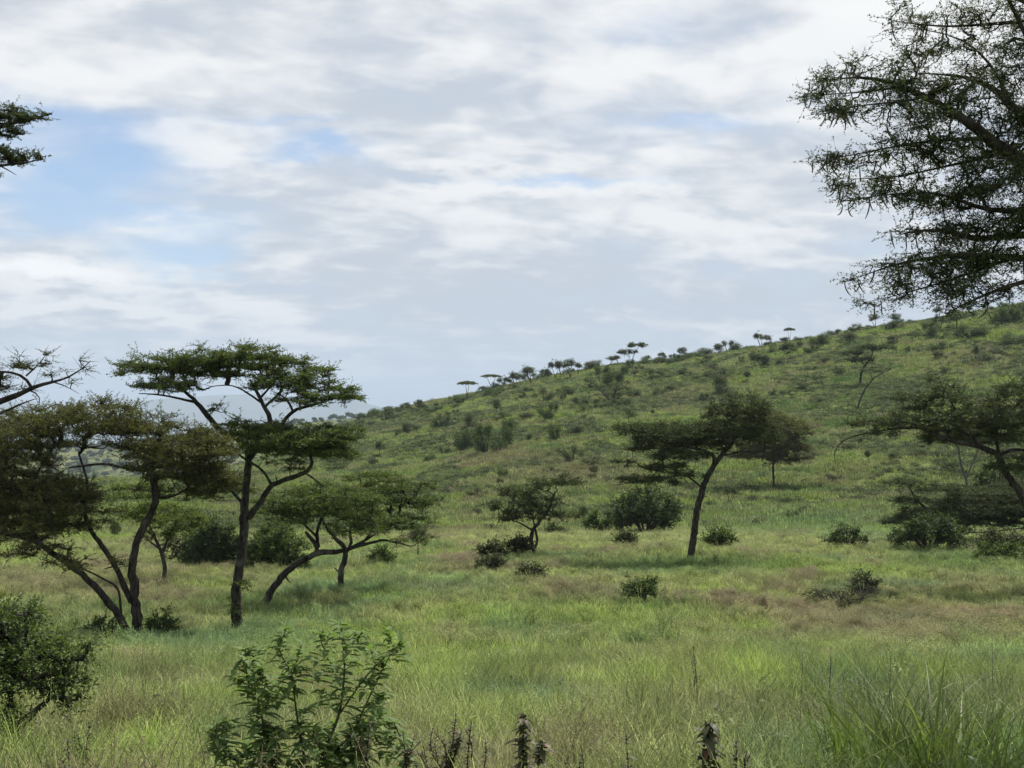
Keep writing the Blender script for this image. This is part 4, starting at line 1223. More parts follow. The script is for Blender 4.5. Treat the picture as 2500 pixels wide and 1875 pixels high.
z2 = lambda x, y: (884.8 + .32 * x, 619.4 + .32 * y)
z3 = lambda x, y: (1504 + .32 * x, 619.4 + .32 * y)
HB2 = [(215, 950, 60, 90, 'd'), (410, 960, 70, 110, 'l'), (370, 1100, 110, 150, 'd'), (520, 1120, 110, 170, 'd'), (640, 1080, 90, 160, 'd'), (240, 1130, 40, 60, 'd'),
       (160, 1180, 60, 60, 'd'), (760, 760, 30, 40, 'd'), (910, 780, 60, 90, 'l'), (940, 900, 60, 100, 'd'), (790, 900, 90, 60, 'l'),
       (985, 1040, 50, 120, 'd'), (790, 1040, 40, 60, 'd'), (1100, 1180, 60, 100, 'l'), (640, 1290, 50, 70, 'd'), (950, 1260, 50, 50, 'l'),
       (1260, 1200, 100, 60, 'l'), (1150, 990, 80, 60, 'l'), (1190, 900, 60, 40, 'l'), (1300, 680, 90, 130, 'd'), (1420, 650, 60, 100, 'd'),
       (1370, 770, 130, 130, 's'), (1150, 800, 70, 60, 'd'), (1250, 830, 90, 70, 'd'), (1440, 810, 80, 60, 'd'), (1510, 740, 60, 50, 'd'), (1490, 890, 30, 60, 'd'),
       (1690, 730, 50, 50, 'd'), (1750, 700, 60, 40, 'l'), (1730, 610, 80, 40, 'd'), (1830, 590, 60, 40, 'd'), (1620, 590, 60, 40, 'd'), (1620, 520, 70, 45, 'd'),
       (1700, 520, 60, 45, 'd'), (2050, 610, 70, 50, 'd'), (2110, 720, 90, 130, 'l'), (2140, 760, 60, 60, 'd'), (2000, 770, 60, 50, 'd'), (1040, 770, 30, 60, 'l'),
       (450, 1420, 60, 70, 'l'), (190, 1460, 40, 60, 'd'), (450, 1540, 45, 60, 'l'), (600, 1340, 40, 60, 'l'), (320, 820, 40, 35, 'd'),
       (560, 735, 60, 60, 'd'), (60, 860, 50, 40, 'l'), (350, 790, 60, 60, 'd'), (20, 980, 60, 60, 'l'), (1050, 720, 50, 50, 'l'), (700, 700, 40, 50, 'l'),
       (-330, 960, 110, 60, 'd'), (-150, 900, 130, 80, 'd'), (-60, 1000, 60, 50, 'd'), (-480, 1250, 80, 90, 's'), (-250, 1210, 60, 60, 'l'), (1920, 480, 90, 40, 'd'),
       (1990, 500, 60, 50, 'l'), (1800, 500, 60, 50, 'd'), (620, 900, 60, 60, 'l'), (700, 960, 80, 60, 'l'), (470, 1010, 60, 60, 'd'), (1220, 560, 80, 70, 'd'),
       (330, 700 + 80, 30, 30, 'l'), (160, 850, 60, 40, 'd'), (1500, 560, 60, 60, 'd')]
HB3 = [(560, 440, 90, 70, 'd'), (660, 430, 70, 80, 'd'), (830, 400, 80, 90, 'd'), (1040, 380, 70, 80, 'l'), (930, 330, 60, 40, 'd'), (1050, 310, 60, 45, 'd'),
       (1320, 290, 80, 60, 'd'), (1340, 380, 70, 60, 'l'), (1560, 340, 80, 90, 'd'), (1640, 290, 80, 70, 'd'), (1850, 350, 100, 100, 'd'), (1750, 330, 60, 60, 'd'), (1640, 430, 80, 60, 'd'),
       (1440, 440, 30, 40, 'd'), (1620, 490, 60, 60, 'l'), (2060, 250, 100, 120, 'd'), (2180, 230, 70, 110, 'd'), (2150, 390, 90, 70, 'd'), (1800, 220, 90, 60, 'd'),
       (970, 590, 50, 50, 'd'), (760, 565, 60, 35, 'd'), (160, 730, 100, 140, 'l'), (860, 775, 50, 40, 'd'), (1040, 1110, 70, 60, 'l'), (1340, 1160, 50, 50, 'l'),
       (900, 1310, 80, 60, 'l'), (650, 1560, 50, 50, 'd'), (560, 530, 60, 55, 'l'), (880, 520, 50, 50, 'l'), (180, 600, 110, 50, 'l'), (1660, 590, 60, 60, 'l'),
       (440, 540, 80, 90, 'l'), (120, 560, 60, 50, 'l'), (60, 770, 60, 40, 'd'), (1460, 250, 50, 30, 'd'), (280, 420, 60, 40, 'd'), (350, 400, 50, 35, 'd'),
       (1950, 200, 50, 40, 'd'), (700, 700, 60, 60, 'l'), (600, 730, 50, 45, 'd'), (1290, 820, 60, 40, 'l'), (1120, 1040, 60, 40, 'l'), (760, 1160, 70, 50, 'l'),
       (300, 1400, 60, 40, 'l'), (100, 1610, 80, 40, 'd'), (1000, 1650, 60, 60, 'd')]
KK = {'d': 'dense', 'l': 'loose', 's': 'shelf'}
PLACED = []
for lst, zf in ((HB2, z2), (HB3, z3)):
    for (zx, zyb, hw, h, kk) in lst:
        dx, dy = zf(zx, zyb)
        place_bush(dx, dy, hw * .32 * 1.1, h * .32 * 1.1, KK[kk])
        PLACED.append((dx, dy))
# lesser bushes between them
rs = np.random.default_rng(77)
nsc = 0
while nsc < 115:
    dx = rs.uniform(760, 2290); 
    sky = np.interp(dx, [640, 780, 900, 1000, 1100, 1200, 1300, 1450, 1600, 1800, 1950, 2100, 2300], [915, 900, 880, 850, 830, 805, 790, 770, 750, 715, 695, 675, 645])
    dy = sky + 8 + (1130 - sky) * rs.random() ** 1.5
    if vnoise2(np.array(dx / 110.), np.array(dy / 45.), 3) < .45 + rs.random() * .3: continue
    f = (dy - sky) / (1130 - sky)
    hw = rs.uniform(6, 19) * (1 - .35 * f); h = hw * rs.uniform(.7, 1.3)
    place_bush(dx, dy, hw, h, ('dense', 'loose', 'dense', 'shelf')[rs.integers(0, 4)], group='lesser bushes dotted over the hillside')
    nsc += 1
# ridge fringe
for dx in np.arange(790, 2230, 26.0):
    sky = np.interp(dx, [640, 780, 900, 1000, 1100, 1200, 1300, 1450, 1600, 1800, 1950, 2100, 2300], [915, 900, 880, 850, 830, 805, 790, 770, 750, 715, 695, 675, 645])
    if rs.random() < .30: continue
    hw = rs.uniform(9, 24)
    place_bush(dx + rs.uniform(-10, 10), sky + rs.uniform(0, 8), hw, hw * rs.uniform(.6, 1.1), ('dense', 'loose')[rs.integers(0, 2)], group='bushes fringing the ridge line')

zr = lambda x, y: (929 + .28 * x, 690 + .28 * y)
place_tree(*zr(285, 622), 44, 'umbrella', 'flat-topped acacia on V-shaped pale stems, leftmost on the ridge line', wide=.82, var=0)
place_tree(*zr(480, 535), 36, 'umbrella', 'flat-topped ridge acacia with a reddish level crown', wide=1.0, var=1)
RT = [(555, 545, 110, 'open', .8), (615, 535, 90, 'open', .8), (655, 540, 150, 'open', .7), (785, 508, 150, 'open', 1.1), (870, 465, 90, 'open', 1.0), (965, 455, 130, 'open', .8),
      (1015, 455, 120, 'open', .8), (1085, 452, 130, 'open', 1.0), (1140, 430, 110, 'open', .9), (1230, 395, 70, 'open', 1.6), (1390, 355, 85, 'open', 1.4), (1455, 345, 75, 'open', 1.1),
      (1675, 310, 50, 'open', .9), (1775, 295, 78, 'open', 1.0), (1940, 295, 90, 'round', 1.0), (2140, 262, 40, 'round', .7), (1890, 290, 60, 'open', .7), (700, 520, 100, 'open', .8),
      (910, 470, 80, 'round', 1.), (45, 690, 50, 'open', 1.0), (-60, 700, 60, 'round', 1.0), (-200, 710, 70, 'open', 1.0), (-30, 720, 60, 'open', .9), (-330, 730, 60, 'round', 1.3), (400, 570, 50, 'open', 1.)]
for (zx, zb, h, kd, wd) in RT:
    place_tree(*zr(zx, zb), h * .28 * rs.uniform(.9, 1.2), kd, wide=wd * rs.uniform(.8, 1.2), group='trees along the ridge line')
yy = hit(*zr(1555, 345))
make_tree('acacia_tree', 'dark two-tiered flat acacia standing out on the ridge line', ACAT, yy,
          [[(1364, 786, 0, .14), (1368, 770, 0, .11), (1374, 758, 0, .08), (1380, 748, 0, .05)], [(1364, 780, 0, .08), (1355, 767, 0, .06), (1348, 762, 0, .04)]],
          [(1376, 746, 24, 4, 0), (1355, 760, 25, 3, 0)], leaf='acacia_dark', spacing=.8, nl=14, twigs=5, tl=.6, L=.3, W=.12, rmin=.03, twig_r=.02, seed=30)
place_tree(*z3(150, 440), 26, 'round', wide=1.0, group='trees along the ridge line')
place_tree(*z3(435, 400), 34, 'open', wide=.8, group='trees along the ridge line')
place_tree(*z3(475, 400), 28, 'open', wide=.7, group='trees along the ridge line')
place_tree(*z3(632, 352), 34, 'umbrella', 'lollipop-like lone ridge tree with a leaning thin stem', wide=.55, group='trees along the ridge line', var=2)
place_tree(*z3(1210, 285), 34, 'open', 'grey twiggy half-bare tree on the ridge below the overhanging branches', wide=.8)
place_tree(*z3(1330, 285), 34, 'open', wide=.9, group='trees along the ridge line')
place_tree(*z3(1640, 215), 26, 'open', wide=1.0, group='trees along the ridge line')
# small trees on the slope
place_tree(819, 986, 36, 'round', 'small round tree with a thin dark trunk at the hill foot, left', wide=.75)
place_tree(879, 943, 32, 'round', 'small dark round tree on the lower ridge above the hill-foot tree', wide=.85)
place_tree(*z2(590, 872), 38, 'round', wide=.6); place_tree(*z2(1240, 1285), 28, 'round', wide=.9); place_tree(*z2(1640, 872), 16, 'round', wide=.7)
place_tree(*z3(1890, 500), 36, 'round', wide=.5); place_tree(*z3(340, 645), 26, 'round', wide=.8); place_tree(*z3(400, 545), 34, 'round', wide=1.0)
place_tree(*z3(225, 1470), 44, 'open', 'small dark leaning thorn tree alone right of the curved acacia trunk', wide=.8)
place_tree(*z3(1160, 1185), 30, 'round', wide=.6)
place_tree(1068, 1124, 50, 'round', 'thin-stemmed little tree behind the lone central acacia, left side', wide=.6)
place_tree(1266, 1150, 62, 'open', 'leaning thin sapling tree right of the lone central acacia', wide=.5)
place_tree(903, 1203, 76, 'round', 'small dark round tree at the right end of the low left crowns', wide=.75)
place_tree(250, 1172, 50, 'round', 'thin little tree in the grass behind the slender left acacia', wide=.6)
for (dx, dy, h) in [(720, 1010, 26), (770, 960, 30), (840, 900, 22), (700, 960, 22), (650, 930, 20), (905, 885, 24)]:
    place_tree(dx, dy, h, 'round', wide=1.1, group='trees at the low end of the ridge')
yy = hit(1858, 832)
make_tree('acacia_tree', 'bent hillside acacia with three thin flat foliage layers', ACAT, yy,
          [[(1858, 829, 0, .26), (1860, 806, 0, .24), (1868, 790, 0, .2), (1882, 772, 0, .15), (1886, 758, 0, .1)], [(1868, 790, 0, .12), (1860, 780, 0, .1), (1855, 770, 0, .06)]],
          [(1842, 761, 34, 7, 0), (1900, 749, 36, 6, 0), (1862, 775, 34, 5, 0), (1870, 752, 30, 6, .5)], leaf='acacia_dark', spacing=.75, nl=13, twigs=5, tl=.6, L=.22, W=.08, rmin=.02, twig_r=.014, seed=31)
yy = hit(1853, 884)
make_tree('acacia_tree', 'thin leaning tree with sparse flat top below the bent hillside acacia', ACAT, yy,
          [[(1853, 881, 0, .16), (1858, 862, 0, .15), (1870, 838, 0, .13), (1888, 816, 0, .11), (1905, 806, 0, .08), (1924, 798, 0, .04)], [(1885, 820, 0, .08), (1880, 806, 0, .06), (1868, 800, 0, .04)]],
          [(1885, 800, 34, 3, 0, None, .8), (1912, 797, 16, 3, 0)], leaf='acacia_dark', spacing=.6, nl=9, twigs=4, tl=.45, L=.16, W=.06, rmin=.018, twig_r=.012, seed=32)


# ------------------------------------------------------------------ foreground plants
def curved_leaf(base, d, up, L, W, droop, n=5):
    """lanceolate leaf with a fold along the midrib"""
    d = d / np.linalg.norm(d)
    s = np.cross(d, up); s /= np.linalg.norm(s) + 1e-9
    u = np.cross(s, d)
    t = np.linspace(0, 1, n)
    w = np.sin(np.clip(t, 0.02, 1) ** .75 * math.pi) * W * .5 + .0008
    cen = base + np.outer(t * L, d) + np.outer(-(t ** 2) * droop * L, np.array([0, 0, 1.0]))
    lf = cen + s * w[:, None] + u * (w * .35)[:, None]
    rt = cen - s * w[:, None] + u * (w * .35)[:, None]
    V = np.stack([lf, cen, rt], 1).reshape(-1, 3)
    i = np.arange(n - 1) * 3
    Fq = np.concatenate([np.stack([i, i + 1, i + 4, i + 3], 1), np.stack([i + 1, i + 2, i + 5, i + 4], 1)])
    return V, Fq


def leafy_shrub():
    global rng
    old = rng; rng = np.random.default_rng(55)
    Y = 8.0
    b = P(660, 1790, Y); gz = float(ground(b[0], b[1])); B = np.array([b[0], b[1], gz])
    root = add_obj('leafy_shrub', None, None, tuple(B))
    tag(root, 'leafy green foreground shrub with long pointed leaves in whorls, bottom left of centre', 'shrub')
    tips = [(530, 1400, .1), (560, 1440, -.1), (600, 1395, .1), (640, 1430, 0), (690, 1365, .1), (735, 1345, 0), (770, 1370, -.1), (800, 1400, .1), (840, 1360, 0),
            (865, 1385, -.1), (830, 1430, .1), (760, 1430, 0), (720, 1440, .2), (505, 1460, 0), (540, 1490, .1), (590, 1500, -.1), (640, 1490, .1), (690, 1490, 0),
            (740, 1490, -.1), (790, 1470, 0), (830, 1500, .1), (465, 1580, 0), (500, 1560, -.1), (545, 1560, .1), (590, 1570, 0), (640, 1570, .1), (690, 1580, -.1),
            (480, 1630, .1), (530, 1630, 0), (590, 1640, .1), (650, 1650, 0), (700, 1640, .1), (760, 1570, 0), (800, 1560, .1), (760, 1640, 0), (620, 1350, .2), (700, 1400, .2),
            (560, 1600, .2), (610, 1450, .25), (850, 1560, 0), (665, 1530, .15), (520, 1690, 0), (600, 1700, 0), (700, 1700, 0), (650, 1395, -.15)]
    for k in range(26):
        tips.append((rng.uniform(445, 890), rng.uniform(1560, 1700), rng.uniform(-.35, .4)))
    for k in range(28):
        x = rng.uniform(450, 870); hi = np.interp(x, [450, 530, 620, 740, 870], [1560, 1400, 1370, 1345, 1370])
        lo = np.interp(x, [450, 600, 870], [1700, 1720, 1640])
        tips.append((x, rng.uniform(hi, lo), rng.uniform(-.3, .35)))
    T = np.array([P(x, y, Y + o) for x, y, o in tips])
    stems = [[(640, 1800, 0, .012), (600, 1680, 0, .010), (570, 1570, .05, .008), (550, 1480, .05, .005)],
             [(665, 1800, 0, .013), (690, 1650, 0, .011), (735, 1540, 0, .009), (745, 1450, 0, .006), (740, 1380, 0, .003)],
             [(670, 1800, .05, .012), (660, 1650, .1, .010), (640, 1540, .1, .007), (630, 1450, .1, .004)],
             [(655, 1810, -.05, .010), (560, 1720, -.05, .008), (500, 1630, 0, .005)],
             [(690, 1650, 0, .008), (760, 1590, 0, .006), (800, 1500, 0, .005), (840, 1420, 0, .003)],
             [(735, 1540, 0, .006), (790, 1460, .05, .005), (850, 1400, 0, .003)]]
    ch = []; LN = []
    for st in stems:
        pt, rd = resample([P(a[0], a[1], Y + a[2]) for a in st], [a[3] for a in st], .05)
        V, Fq, cap = tube(pt, rd, 6); ch += [(V - B, Fq, 0), (V - B, cap, 0)]; LN.append(pt)
    LN = np.concatenate(LN)
    par, cnt, order = grow(LN, None, T, .1)
    allp = np.concatenate([LN, T]); c = np.arange(len(LN), len(allp)); s = np.linspace(0, 1, 6)
    a = allp[par[c]]; e = allp[c]
    Pn = a[:, None] * (1 - s)[None, :, None] + e[:, None] * s[None, :, None]
    Pn[..., 2] -= (np.sin(s * math.pi) * .02)[None, :]
    r = .0028 * cnt[c] ** .4
    V, Fq = batch_tubes(Pn, np.tile(r[:, None], (1, 6)), 5); ch.append((V - B, Fq, 0))
    m = bark_material('green_stem', (0.05, 0.06, 0.025, 1), (0.10, 0.10, 0.05, 1), 40)
    add_obj('stems', make_mesh('stems', ch, [m]), root)
    lv = []
    for k, tp in enumerate(T):
        ax = tp - a[k]; ax = ax / (np.linalg.norm(ax) + 1e-6) * .6 + np.array([0, 0, .7]); ax /= np.linalg.norm(ax)
        n = rng.integers(11, 17)
        for q in range(n):
            f = q / n
            az = q * 2.4 + rng.uniform(-.3, .3)
            rad_dir = np.array([math.cos(az), math.sin(az), 0])
            el = -.1 + .9 * f
            d = rad_dir * math.cos(el) + ax * math.sin(el)
            base = tp + ax * (f * .16 - .16) + rng.normal(size=3) * .004
            L = rng.uniform(.085, .175) * (1 - .3 * f)
            lv.append(curved_leaf(base, d, np.array([0, 0, 1.0]), L, L * rng.uniform(.30, .40), rng.uniform(.05, .40)) + (0,))
        # a few along the twig
        for q in range(7):
            f = rng.uniform(.25, .95)
            base = a[k] * (1 - f) + tp * f
            az = rng.uniform(0, 6.28)
            d = np.array([math.cos(az), math.sin(az), rng.uniform(-.1, .4)])
            L = rng.uniform(.07, .12)
            lv.append(curved_leaf(base, d, np.array([0, 0, 1.0]), L, L * .3, rng.uniform(.3, .7)) + (0,))
    lv = [(v - B, f, 0) for v, f, _ in lv]
    add_obj('leaves', make_mesh('leaves', lv, [M['broadleaf']]), root)
    rng = old


leafy_shrub()
make_tree('shrub', 'dark small-leaved shrub with twisted woody stem at the left edge', 'shrub', 10.2,
          [[(-30, 1690, 0, .07), (0, 1600, 0, .06), (30, 1565, 0, .05), (70, 1545, .05, .035), (110, 1520, .05, .02), (140, 1470, .05, .01)],
           [(0, 1600, 0, .04), (10, 1540, .1, .03), (30, 1470, .15, .02), (60, 1380, .15, .01), (66, 1320, .15, .005)],
           [(-10, 1620, 0, .03), (-30, 1500, 0, .02), (-20, 1380, 0, .01)]],
          [(55, 1400, 50, 40, .1, .5, .5), (15, 1470, 70, 34, 0, .6, .5), (110, 1470, 50, 24, .1, .4, .6), (62, 1335, 24, 42, .15, .3), (10, 1340, 26, 36, .2, .3), (160, 1470, 34, 24, 0, .3, .8), (130, 1400, 40, 22, .1, .3, .7), (-30, 1420, 60, 60, 0, .7), (150, 1430, 36, 16, 0, .3, .8),
           (0, 1350, 26, 30, 0, .3), (140, 1520, 40, 16, 0, .3, .8), (100, 1410, 40, 20, 0, .4), (20, 1540, 60, 16, 0, .4, .6), (188, 1400, 14, 8, 0, .1, .8)],
          leaf='bush_green', spacing=.105, nl=8, twigs=5, tl=.12, L=.030, W=.016, twig_r=.002, rmin=.003, flat=False, zs=.9, zoff=.25, seed=40)


def weed(dx, dtop, wid, label, Y=7.0, kind='ball', lean=0.0, tip_len=None, leafm='weed', dens=1.0, forks=0):
    """upright dark weed: stem with whorls of leaves and dry flower heads"""
    top = P(dx, dtop, Y)
    x0 = top[0] - lean
    gz = float(ground(x0, Y))
    B = np.array([x0, Y, gz])
    root = add_obj('weed', None, None, tuple(B)); tag(root, label, 'weed', 'dark upright weeds in the foreground')
    H = top[2] - gz
    w = wid * mpd(Y) * (1.35 if Y < 9 else .55)
    axes = [(np.zeros(3), top - B, 1.0)]
    for k in range(forks):
        s = rng.uniform(.35, .7)
        st = (top - B) * s
        e = st + np.array([rng.uniform(-1, 1) * w * 2.2, rng.uniform(-.1, .1), H * (1 - s) * rng.uniform(.6, .95)])
        axes.append((st, e, .8))
    ch = []; lv = []
    for (a, e, sc) in axes:
        s = np.linspace(0, 1, 14)
        side = np.array([rng.uniform(-.04, .04), rng.uniform(-.03, .03), 0])
        pt = a + np.outer(s, e - a) + np.outer(np.sin(s * math.pi), side)
        V, Fq, cap = tube(pt, np.linspace(.0065, .002, 14) * sc * (1 if Y < 9 else .55), 5); ch += [(V, Fq, 0), (V, cap, 0)]
        n = int(np.linalg.norm(e - a) / (.026 if Y < 9 else .03) * dens)
        for q in range(n):
            f = (.25 + .75 * q / n) if Y < 9 else (.62 + .38 * q / n)
            c = a + (e - a) * f + side * math.sin(f * math.pi)
            m = 6 if kind == 'ball' else 5
            if rng.random() < .10: continue
            hs_ = rng.uniform(.55, 1.15)
            for j in range(m):
                if rng.random() < .12: continue
                az = j * 2 * math.pi / m + q * .9 + rng.uniform(-.3, .3)
                up_ = rng.uniform(-.3, .5) if kind == 'ball' else rng.uniform(.3, 1.2)
                d = np.array([math.cos(az), math.sin(az), up_])
                L = hs_ * w * rng.uniform(.5, 1.3) * (1.0 if f < .8 else 1.9 - f * 1.15) * sc
                lv.append(curved_leaf(c, d, np.array([0, 0, 1.0]), L, L * (.42 if kind == 'ball' else .3), rng.uniform(.1, .8), 4) + (0,))
            if kind == 'ball' and q % 3 == 0:
                nb = 26
                C = c + rand_dirs(nb) * w * .12
                Vq, Fq2 = leaf_quads(C, rand_dirs(nb, 1, .3), rand_dirs(nb), np.full(nb, w * .34), np.full(nb, w * .10))
                lv.append((Vq, Fq2, 0))
    add_obj('stem', make_mesh('stem', ch, [M['twig']]), root)
    add_obj('leaves', make_mesh('leaves', lv, [M[leafm]]), root)


weed(1535, 1555, 34, 'thick dark weed spike with curling leaves, tallest at bottom right of centre', kind='ball')
weed(1130, 1535, 24, 'dark weed spike with leaf whorls in the bottom centre, left of its shorter neighbour', kind='ball')
weed(1172, 1600, 24, 'short dark weed spike right beside the taller bottom-centre spike', kind='ball', Y=6.6)
weed(985, 1540, 16, 'dark many-headed weed leaning right, bottom centre left', kind='spike', lean=.16, forks=6, dens=1.3)
weed(1352, 1585, 20, 'reddish-brown short weed between the two thick foreground spikes', kind='spike', Y=6.8)
weed(870, 1580, 16, 'thin dark weed just right of the leafy foreground shrub', kind='spike', forks=2, Y=7.2)
weed(800, 1560, 16, 'brownish weed at the right foot of the leafy foreground shrub', kind='spike', forks=3, Y=7.5)
weed(938, 1605, 15, 'low brown weed left of the many-headed leaning weed', kind='spike', forks=4, Y=7.1)
weed(1018, 1560, 14, 'slim dark weed just right of the many-headed leaning weed', kind='spike', forks=2, Y=7.3)
weed(1255, 1610, 15, 'small dark weed between the bottom-centre pair and the reddish weed', kind='spike', forks=3, Y=6.9)
weed(1590, 1600, 16, 'low dark weed right of the thick curling weed spike', kind='spike', forks=3, Y=7.0)
weed(145, 1600, 18, 'brown-tipped curved weed in the bottom left corner', kind='spike', forks=1, Y=7.4)
weed(195, 1560, 14, 'slender leafy weed right of the bottom-left brown weed', kind='spike', forks=3, Y=8.2, leafm='bush')
weed(1497, 1395, 14, 'small dark weed sticking up from grass right of centre', kind='spike', forks=2, Y=12.5)
weed(1735, 1405, 9, 'thin dark seed spike in the right-hand grass, tall and leaning', kind='spike', Y=11.5, lean=.05)
weed(1795, 1398, 12, 'branched dark seed spike beside the leaning thin spike', kind='spike', Y=11.5, forks=1)
weed(2143, 1375, 8, 'lone narrow dark reed-like head near the right edge', kind='spike', Y=12.5)
weed(1925, 1415, 12, 'pale-tipped leafy weed rising left of the tall grass tussock', kind='spike', Y=9.5, leafm='bush_green')


def blades(n, r, h, w, spread, seg=6, seed=0, curl=.5):
    """n curved grass blades; returns V,F"""
    g = np.random.default_rng(seed)
    a = g.uniform(0, 2 * math.pi, n); rr = r * np.sqrt(g.random(n))
    bx = np.stack([rr * np.cos(a), rr * np.sin(a), np.full(n, -.03)], 1)
    az = a + g.normal(size=n) * .9
    H = h * g.uniform(.45, 1.1, n); out = spread * H * g.uniform(.2, 1.2, n)
    cu = curl * g.uniform(.2, 1.4, n)
    t = np.linspace(0, 1, seg)
    ww = w * g.uniform(.6, 1.3, n)
    dirx = np.stack([np.cos(az), np.sin(az), np.zeros(n)], 1)
    ctr = bx[:, None] + dirx[:, None] * (out[:, None] * (t ** 1.6)[None])[..., None]
    zz = H[:, None] * (t[None] - (cu[:, None] * .45) * (t ** 3)[None])
    ctr[..., 2] += zz
    fa = az + math.pi / 2 + g.normal(size=n) * .9
    sd = np.stack([np.cos(fa), np.sin(fa), np.zeros(n)], 1)
    wid = (ww[:, None] * (1 - (t ** 2.2)[None] * .93)) * .5
    Lf = ctr + sd[:, None] * wid[..., None]; Rt = ctr - sd[:, None] * wid[..., None]
    V = np.stack([Lf, Rt], 2).reshape(n, seg * 2, 3)
    i = np.arange(seg - 1) * 2
    f1 = np.stack([i, i + 1, i + 3, i + 2], 1)
    Fq = (f1[None] + (np.arange(n) * seg * 2)[:, None, None]).reshape(-1, 4)
    return V.reshape(-1, 3), Fq


def tussock(dx, dtop, Y, label, n=150, h=1.2, w=.014, r=.22, seed=1):
    top = P(dx, dtop, Y); gz = float(ground(top[0], Y))
    H = top[2] - gz
    V, Fq = blades(int(n * 1.0), r * 1.9, H * 1.0, w * 1.2, .75, 8, seed, .6)
    m = M['tussock']
    o = add_obj('grass_tussock', make_mesh('grass_tussock', [(V, Fq, 0)], [m]), None, (top[0], Y, gz))
    tag(o, label, 'grass tussock', 'tall grass tussocks')


M['tussock'] = leaf_material('tussock_blades', (0.078, 0.112, 0.036, 1), (0.12, 0.155, 0.050, 1), (0.16, 0.20, 0.07, 1), transl=.35)
tussock(1905, 1395, 9.0, 'tall broad-bladed grass tussock at lower right, left one of the stand', seed=3)
tussock(1985, 1400, 9.3, 'tall broad-bladed grass tussock in the middle of the lower right stand', seed=4, n=170)
tussock(2060, 1420, 8.8, 'broad-bladed bright grass tussock at lower right with a yellow-green upright leaf', seed=5)
tussock(2160, 1440, 9.2, 'broad-bladed grass tussock nearest the right edge', seed=6, n=120)


def stalk(pts, Y, label, r=.0022):
    p = [P(a, b, Y + o) for a, b, o in pts]
    g = float(ground(p[0][0], p[0][1]))
    pt, rd = resample(p, np.linspace(r, r * .5, len(p)), .06)
    V, Fq, cap = tube(pt, rd, 5)
    B = pt[0].copy()
    ch = [(V - B, Fq, 0), (V - B, cap, 0)]
    n = 30
    f = rng.uniform(.82, 1.0, n); idx = (f * (len(pt) - 1)).astype(int)
    Vq, Fq2 = leaf_quads(pt[idx] + rng.normal(size=(n, 3)) * .002 - B, (pt[-1] - pt[-3])[None] / .1 + rand_dirs(n) * .5, rand_dirs(n), np.full(n, .018), np.full(n, .005))
    ch.append((Vq, Fq2, 0))
    o = add_obj('grass_stalk', make_mesh('grass_stalk', ch, [M['stalk']]), None, tuple(B))
    tag(o, label, 'grass stalk', 'long pale grass stalks')


M['stalk'] = leaf_material('dry_stalk', (0.22, 0.24, 0.10, 1), (0.30, 0.30, 0.14, 1), None, transl=.2)
stalk([(1560, 1720, 0), (1500, 1600, 0), (1430, 1500, 0), (1340, 1420, 0)], 6.5, 'long pale grass stalk leaning left across the lower centre, upper of a crossing pair')
stalk([(1545, 1720, .1), (1490, 1610, .1), (1420, 1520, .1), (1350, 1405, .1)], 6.6, 'long pale grass stalk lying close alongside the upper leaning stalk')
stalk([(2010, 1720, 0), (1950, 1640, 0), (1840, 1540, 0), (1650, 1400, 0)], 6.3, 'long pale stalk slanting left through the lower right grass')
stalk([(1270, 1720, 0), (1262, 1600, 0), (1255, 1530, 0), (1258, 1490, 0)], 6.2, 'upright thin dry stalk in the bottom centre')
stalk([(1540, 1720, .1), (1490, 1610, 0), (1465, 1540, 0)], 6.0, 'short curved dry stalk beside the thick bottom weed')
stalk([(1375, 1720, 0), (1370, 1640, 0), (1340, 1590, 0)], 5.8, 'short bent pale stalk at the bottom edge')
stalk([(1800, 1720, 0), (1830, 1660, 0), (2005, 1570, 0)], 6.0, 'pale green stalk slanting right at lower right')
stalk([(820, 1720, 0), (770, 1600, 0), (735, 1500, 0)], 6.6, 'pale dry stalk crossing in front of the leafy foreground shrub')
stalk([(2045, 1720, 0), (2050, 1600, 0), (2043, 1500, 0), (2048, 1430, 0)], 7.2, 'bright upright yellow-green grass stem at lower right')


# ------------------------------------------------------------------ grass (uncountable: one object of scattered tufts per zone)
def tuft_mesh(name, V, Fq):
    me = make_mesh(name, [(V, Fq, 0)], [M['grass']], smooth=False)
    return bpy.data.objects.new(name, me)


def seed_tuft(n, h, seed, thick=.004, flo=.02):
    g = np.random.default_rng(seed)
    V1, F1 = blades(n * 2, .12, h * .6, thick * 2.2, .5, 5, seed)
    a = g.uniform(0, 6.28, n); rr = .10 * np.sqrt(g.random(n))
    H = h * g.uniform(.7, 1.15, n); az = g.uniform(0, 6.28, n)
    t = np.linspace(0, 1, 5)
    ctr = np.stack([rr * np.cos(a), rr * np.sin(a), np.zeros(n)], 1)[:, None] + np.stack([np.cos(az), np.sin(az), np.zeros(n)], 1)[:, None] * (.28 * H[:, None] * (t ** 2)[None])[..., None]
    ctr[..., 2] += H[:, None] * (t - .12 * t ** 3)[None]
    V2, F2 = batch_tubes(ctr, np.tile(np.linspace(thick * .5, thick * .3, 5), (n, 1)), 3)
    m = 26
    end = ctr[:, -1]; pre = ctr[:, -2]
    f = g.random((n, m, 1)) * 1.0
    C = end[:, None] * (1 - f) + pre[:, None] * f + g.normal(size=(n, m, 3)) * flo * .9
    d = g.normal(size=(n * m, 3)) + np.array([0, 0, .6])
    V3, F3 = leaf_quads(C.reshape(-1, 3), d, g.normal(size=(n * m, 3)), np.full(n * m, flo * .9), np.full(n * m, flo * .22))
    V = np.concatenate([V1, V2, V3]); Fq = np.concatenate([F1, F2 + len(V1), F3 + len(V1) + len(V2)])
    return V, Fq


